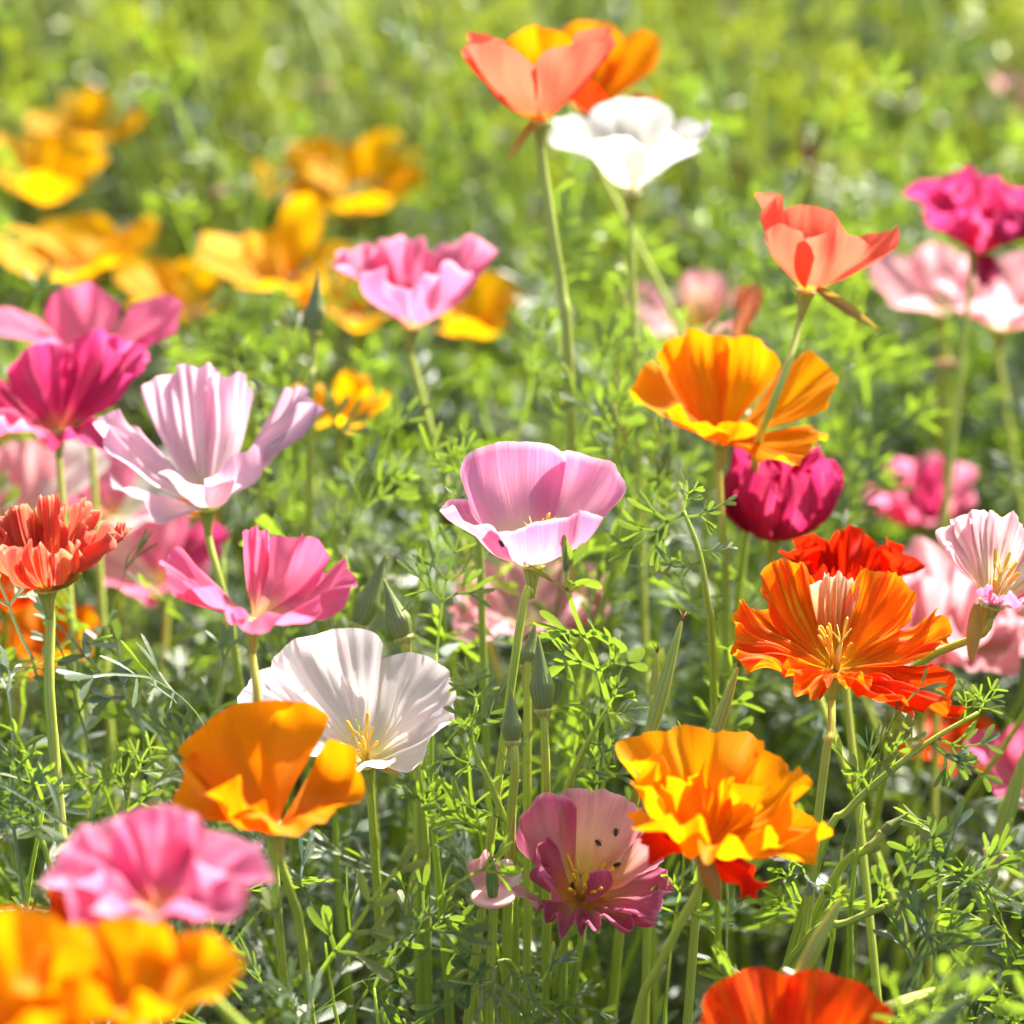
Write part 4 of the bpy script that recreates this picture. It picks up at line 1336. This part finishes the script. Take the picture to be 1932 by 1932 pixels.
def tuft(seed):
    r = random.Random(seed)
    vs, fs, uv, mats = [], [], [], []
    off = 0
    for s in range(4):
        me, nodes = r.choice(STALKS)
        h = r.uniform(.16, .29)
        M = Matrix.Translation((r.uniform(-.03, .03), r.uniform(-.03, .03), 0)) @ Matrix.Rotation(r.uniform(0, 6.28), 4, 'Z') @ Matrix.Diagonal((h, h, h, 1))
        items = [(me, M, 1)]
        for (p, dr, k) in nodes:
            X = M.to_3x3() @ dr
            F = frame(X, V((0, 0, 1))) @ Matrix.Rotation(r.uniform(-.7, .7), 4, 'X') @ Matrix.Scale(r.uniform(.065, .11), 4)
            F.translation = M @ V(p)
            items.append((r.choice(LEAVES), F, 0))
        for b_ in range(2):      # a long narrow blade or bare stalk between the leaves
            bl = MB()
            hh = r.uniform(.20, .34)
            bx, by, lx, ly = r.uniform(-.04, .04), r.uniform(-.04, .04), r.uniform(-.09, .09), r.uniform(-.09, .09)
            bl.tube([(bx, by, 0), (bx + lx * .3, by + ly * .3, hh * .5), (bx + lx, by + ly, hh)], [.0016, .0014, .0005], 5)
            items.append((bl.mesh('blade'), Matrix.Identity(4), 1))
        for me_, M_, mi in items:
            n = len(me_.vertices)
            co = np.empty(n * 3, dtype=np.float32)
            me_.vertices.foreach_get('co', co)
            co = co.reshape(-1, 3)
            A = np.array(M_)
            co = co @ A[:3, :3].T + A[:3, 3]
            vs.append(co)
            for pl in me_.polygons:
                fs.append([i + off for i in pl.vertices])
                mats.append(mi)
            l_uv = np.empty(len(me_.loops) * 2, dtype=np.float32)
            me_.uv_layers[0].data.foreach_get('uv', l_uv)
            uv.append(l_uv)
            off += n
    m = bpy.data.meshes.new('tuft')
    m.from_pydata(np.concatenate(vs).tolist(), [], fs)
    u = m.uv_layers.new(name='UVMap')
    u.data.foreach_set('uv', np.concatenate(uv))
    m.materials.append(LM_FAR)
    m.materials.append(STALK)
    m.polygons.foreach_set('material_index', mats)
    m.polygons.foreach_set('use_smooth', [True] * len(m.polygons))
    o = bpy.data.objects.new('tuft', m)
    src.objects.link(o)


for i in range(7):
    tuft(900 + i)
pts, rots, scs = [], [], []
rg = random.Random(12)
yy = .30
while yy < 9:
    step = .072 if yy < 2.4 else .072 + (yy - 2.4) * .04
    wide = .55 + yy * .42
    xx = -wide
    while xx < wide:
        x_, y_ = xx + rg.uniform(-.5, .5) * step, yy + rg.uniform(-.5, .5) * step
        inner = y_ < 1.37 and abs(x_) < y_ * K * 1.15 + .165
        if not inner and y_ > .3:
            p = V((x_, y_, .2))
            h = rg.uniform(.7, 1.12)
            if not any(hidden_zone(V((x_ + dx_, y_, zz_ * h)), 4) for dx_ in (-.06, -.03, 0, .03, .06) for zz_ in (.15, .21, .26, .31)):
                if math.hypot(x_, y_) > .42:
                    pts.append((x_, y_, 0)); rots.append((0, 0, rg.uniform(0, 6.28))); scs.append(h)
        xx += step * 1.15
    yy += step
me = bpy.data.meshes.new('meadow_foliage')
me.from_pydata(pts, [], [])
a = me.attributes.new('rot', 'FLOAT_VECTOR', 'POINT'); a.data.foreach_set('vector', np.array(rots, dtype=np.float32).ravel())
a = me.attributes.new('scl', 'FLOAT', 'POINT'); a.data.foreach_set('value', np.array(scs, dtype=np.float32))
mo = link('meadow_foliage', me)
tag(mo, 'soft mass of feathery green poppy foliage covering the meadow', 'foliage', kind='stuff')
ng = bpy.data.node_groups.new('meadow', 'GeometryNodeTree')
ng.interface.new_socket('Geometry', in_out='INPUT', socket_type='NodeSocketGeometry')
ng.interface.new_socket('Geometry', in_out='OUTPUT', socket_type='NodeSocketGeometry')
gi = ng.nodes.new('NodeGroupInput'); go = ng.nodes.new('NodeGroupOutput')
ci = ng.nodes.new('GeometryNodeCollectionInfo'); ci.inputs['Collection'].default_value = src
ci.inputs['Separate Children'].default_value = True; ci.inputs['Reset Children'].default_value = True
ip = ng.nodes.new('GeometryNodeInstanceOnPoints'); ip.inputs['Pick Instance'].default_value = True
na = ng.nodes.new('GeometryNodeInputNamedAttribute'); na.data_type = 'FLOAT_VECTOR'; na.inputs[0].default_value = 'rot'
nb = ng.nodes.new('GeometryNodeInputNamedAttribute'); nb.data_type = 'FLOAT'; nb.inputs[0].default_value = 'scl'
e2r = ng.nodes.new('FunctionNodeEulerToRotation')
lk = ng.links.new
lk(gi.outputs[0], ip.inputs['Points'])
lk(ci.outputs[0], ip.inputs['Instance'])
lk(na.outputs[0], e2r.inputs[0])
lk(e2r.outputs[0], ip.inputs['Rotation'])
lk(nb.outputs[0], ip.inputs['Scale'])
lk(ip.outputs[0], go.inputs[0])
mod = mo.modifiers.new('meadow', 'NODES')
mod.node_group = ng
print('tufts', len(pts))

# ------------------------------------------------------------------ beetles: set each on the petal it sits on
bpy.context.view_layer.update()
dg = bpy.context.evaluated_depsgraph_get()
LB = {0: 'tiny dark beetle on the peach petal of the mauve poppy', 6: 'tiny dark beetle on the front petal of the pink cup-shaped poppy'}
for i, (px, py, nm) in enumerate(INSECTS):
    dirv = (at(px, py, 1.0) - CAM).normalized()
    hit, loc_, nor, idx, ob, mt = scene.ray_cast(dg, CAM, dirv)
    if not hit or ob.parent is None or not ob.name.startswith('petal') or ob.parent.name != ('pink_poppy' if i == 6 else 'mauve_poppy'):
        continue
    if nor.dot(dirv) > 0: nor = -nor
    X = nor
    Z = (V((math.sin(i * 2.1), .2, math.cos(i * 2.1))))
    Z = (Z - X * Z.dot(X)).normalized()
    Y = Z.cross(X)
    mm = Matrix((X, Y, Z)).transposed().to_4x4()
    mm.translation = loc_ + nor * .0004
    o = link('beetle', INS, None, mm)
    tag(o, LB[6] if i == 6 else 'tiny dark beetle crawling on the open mauve poppy', 'beetle', 'tiny beetles on the petals')
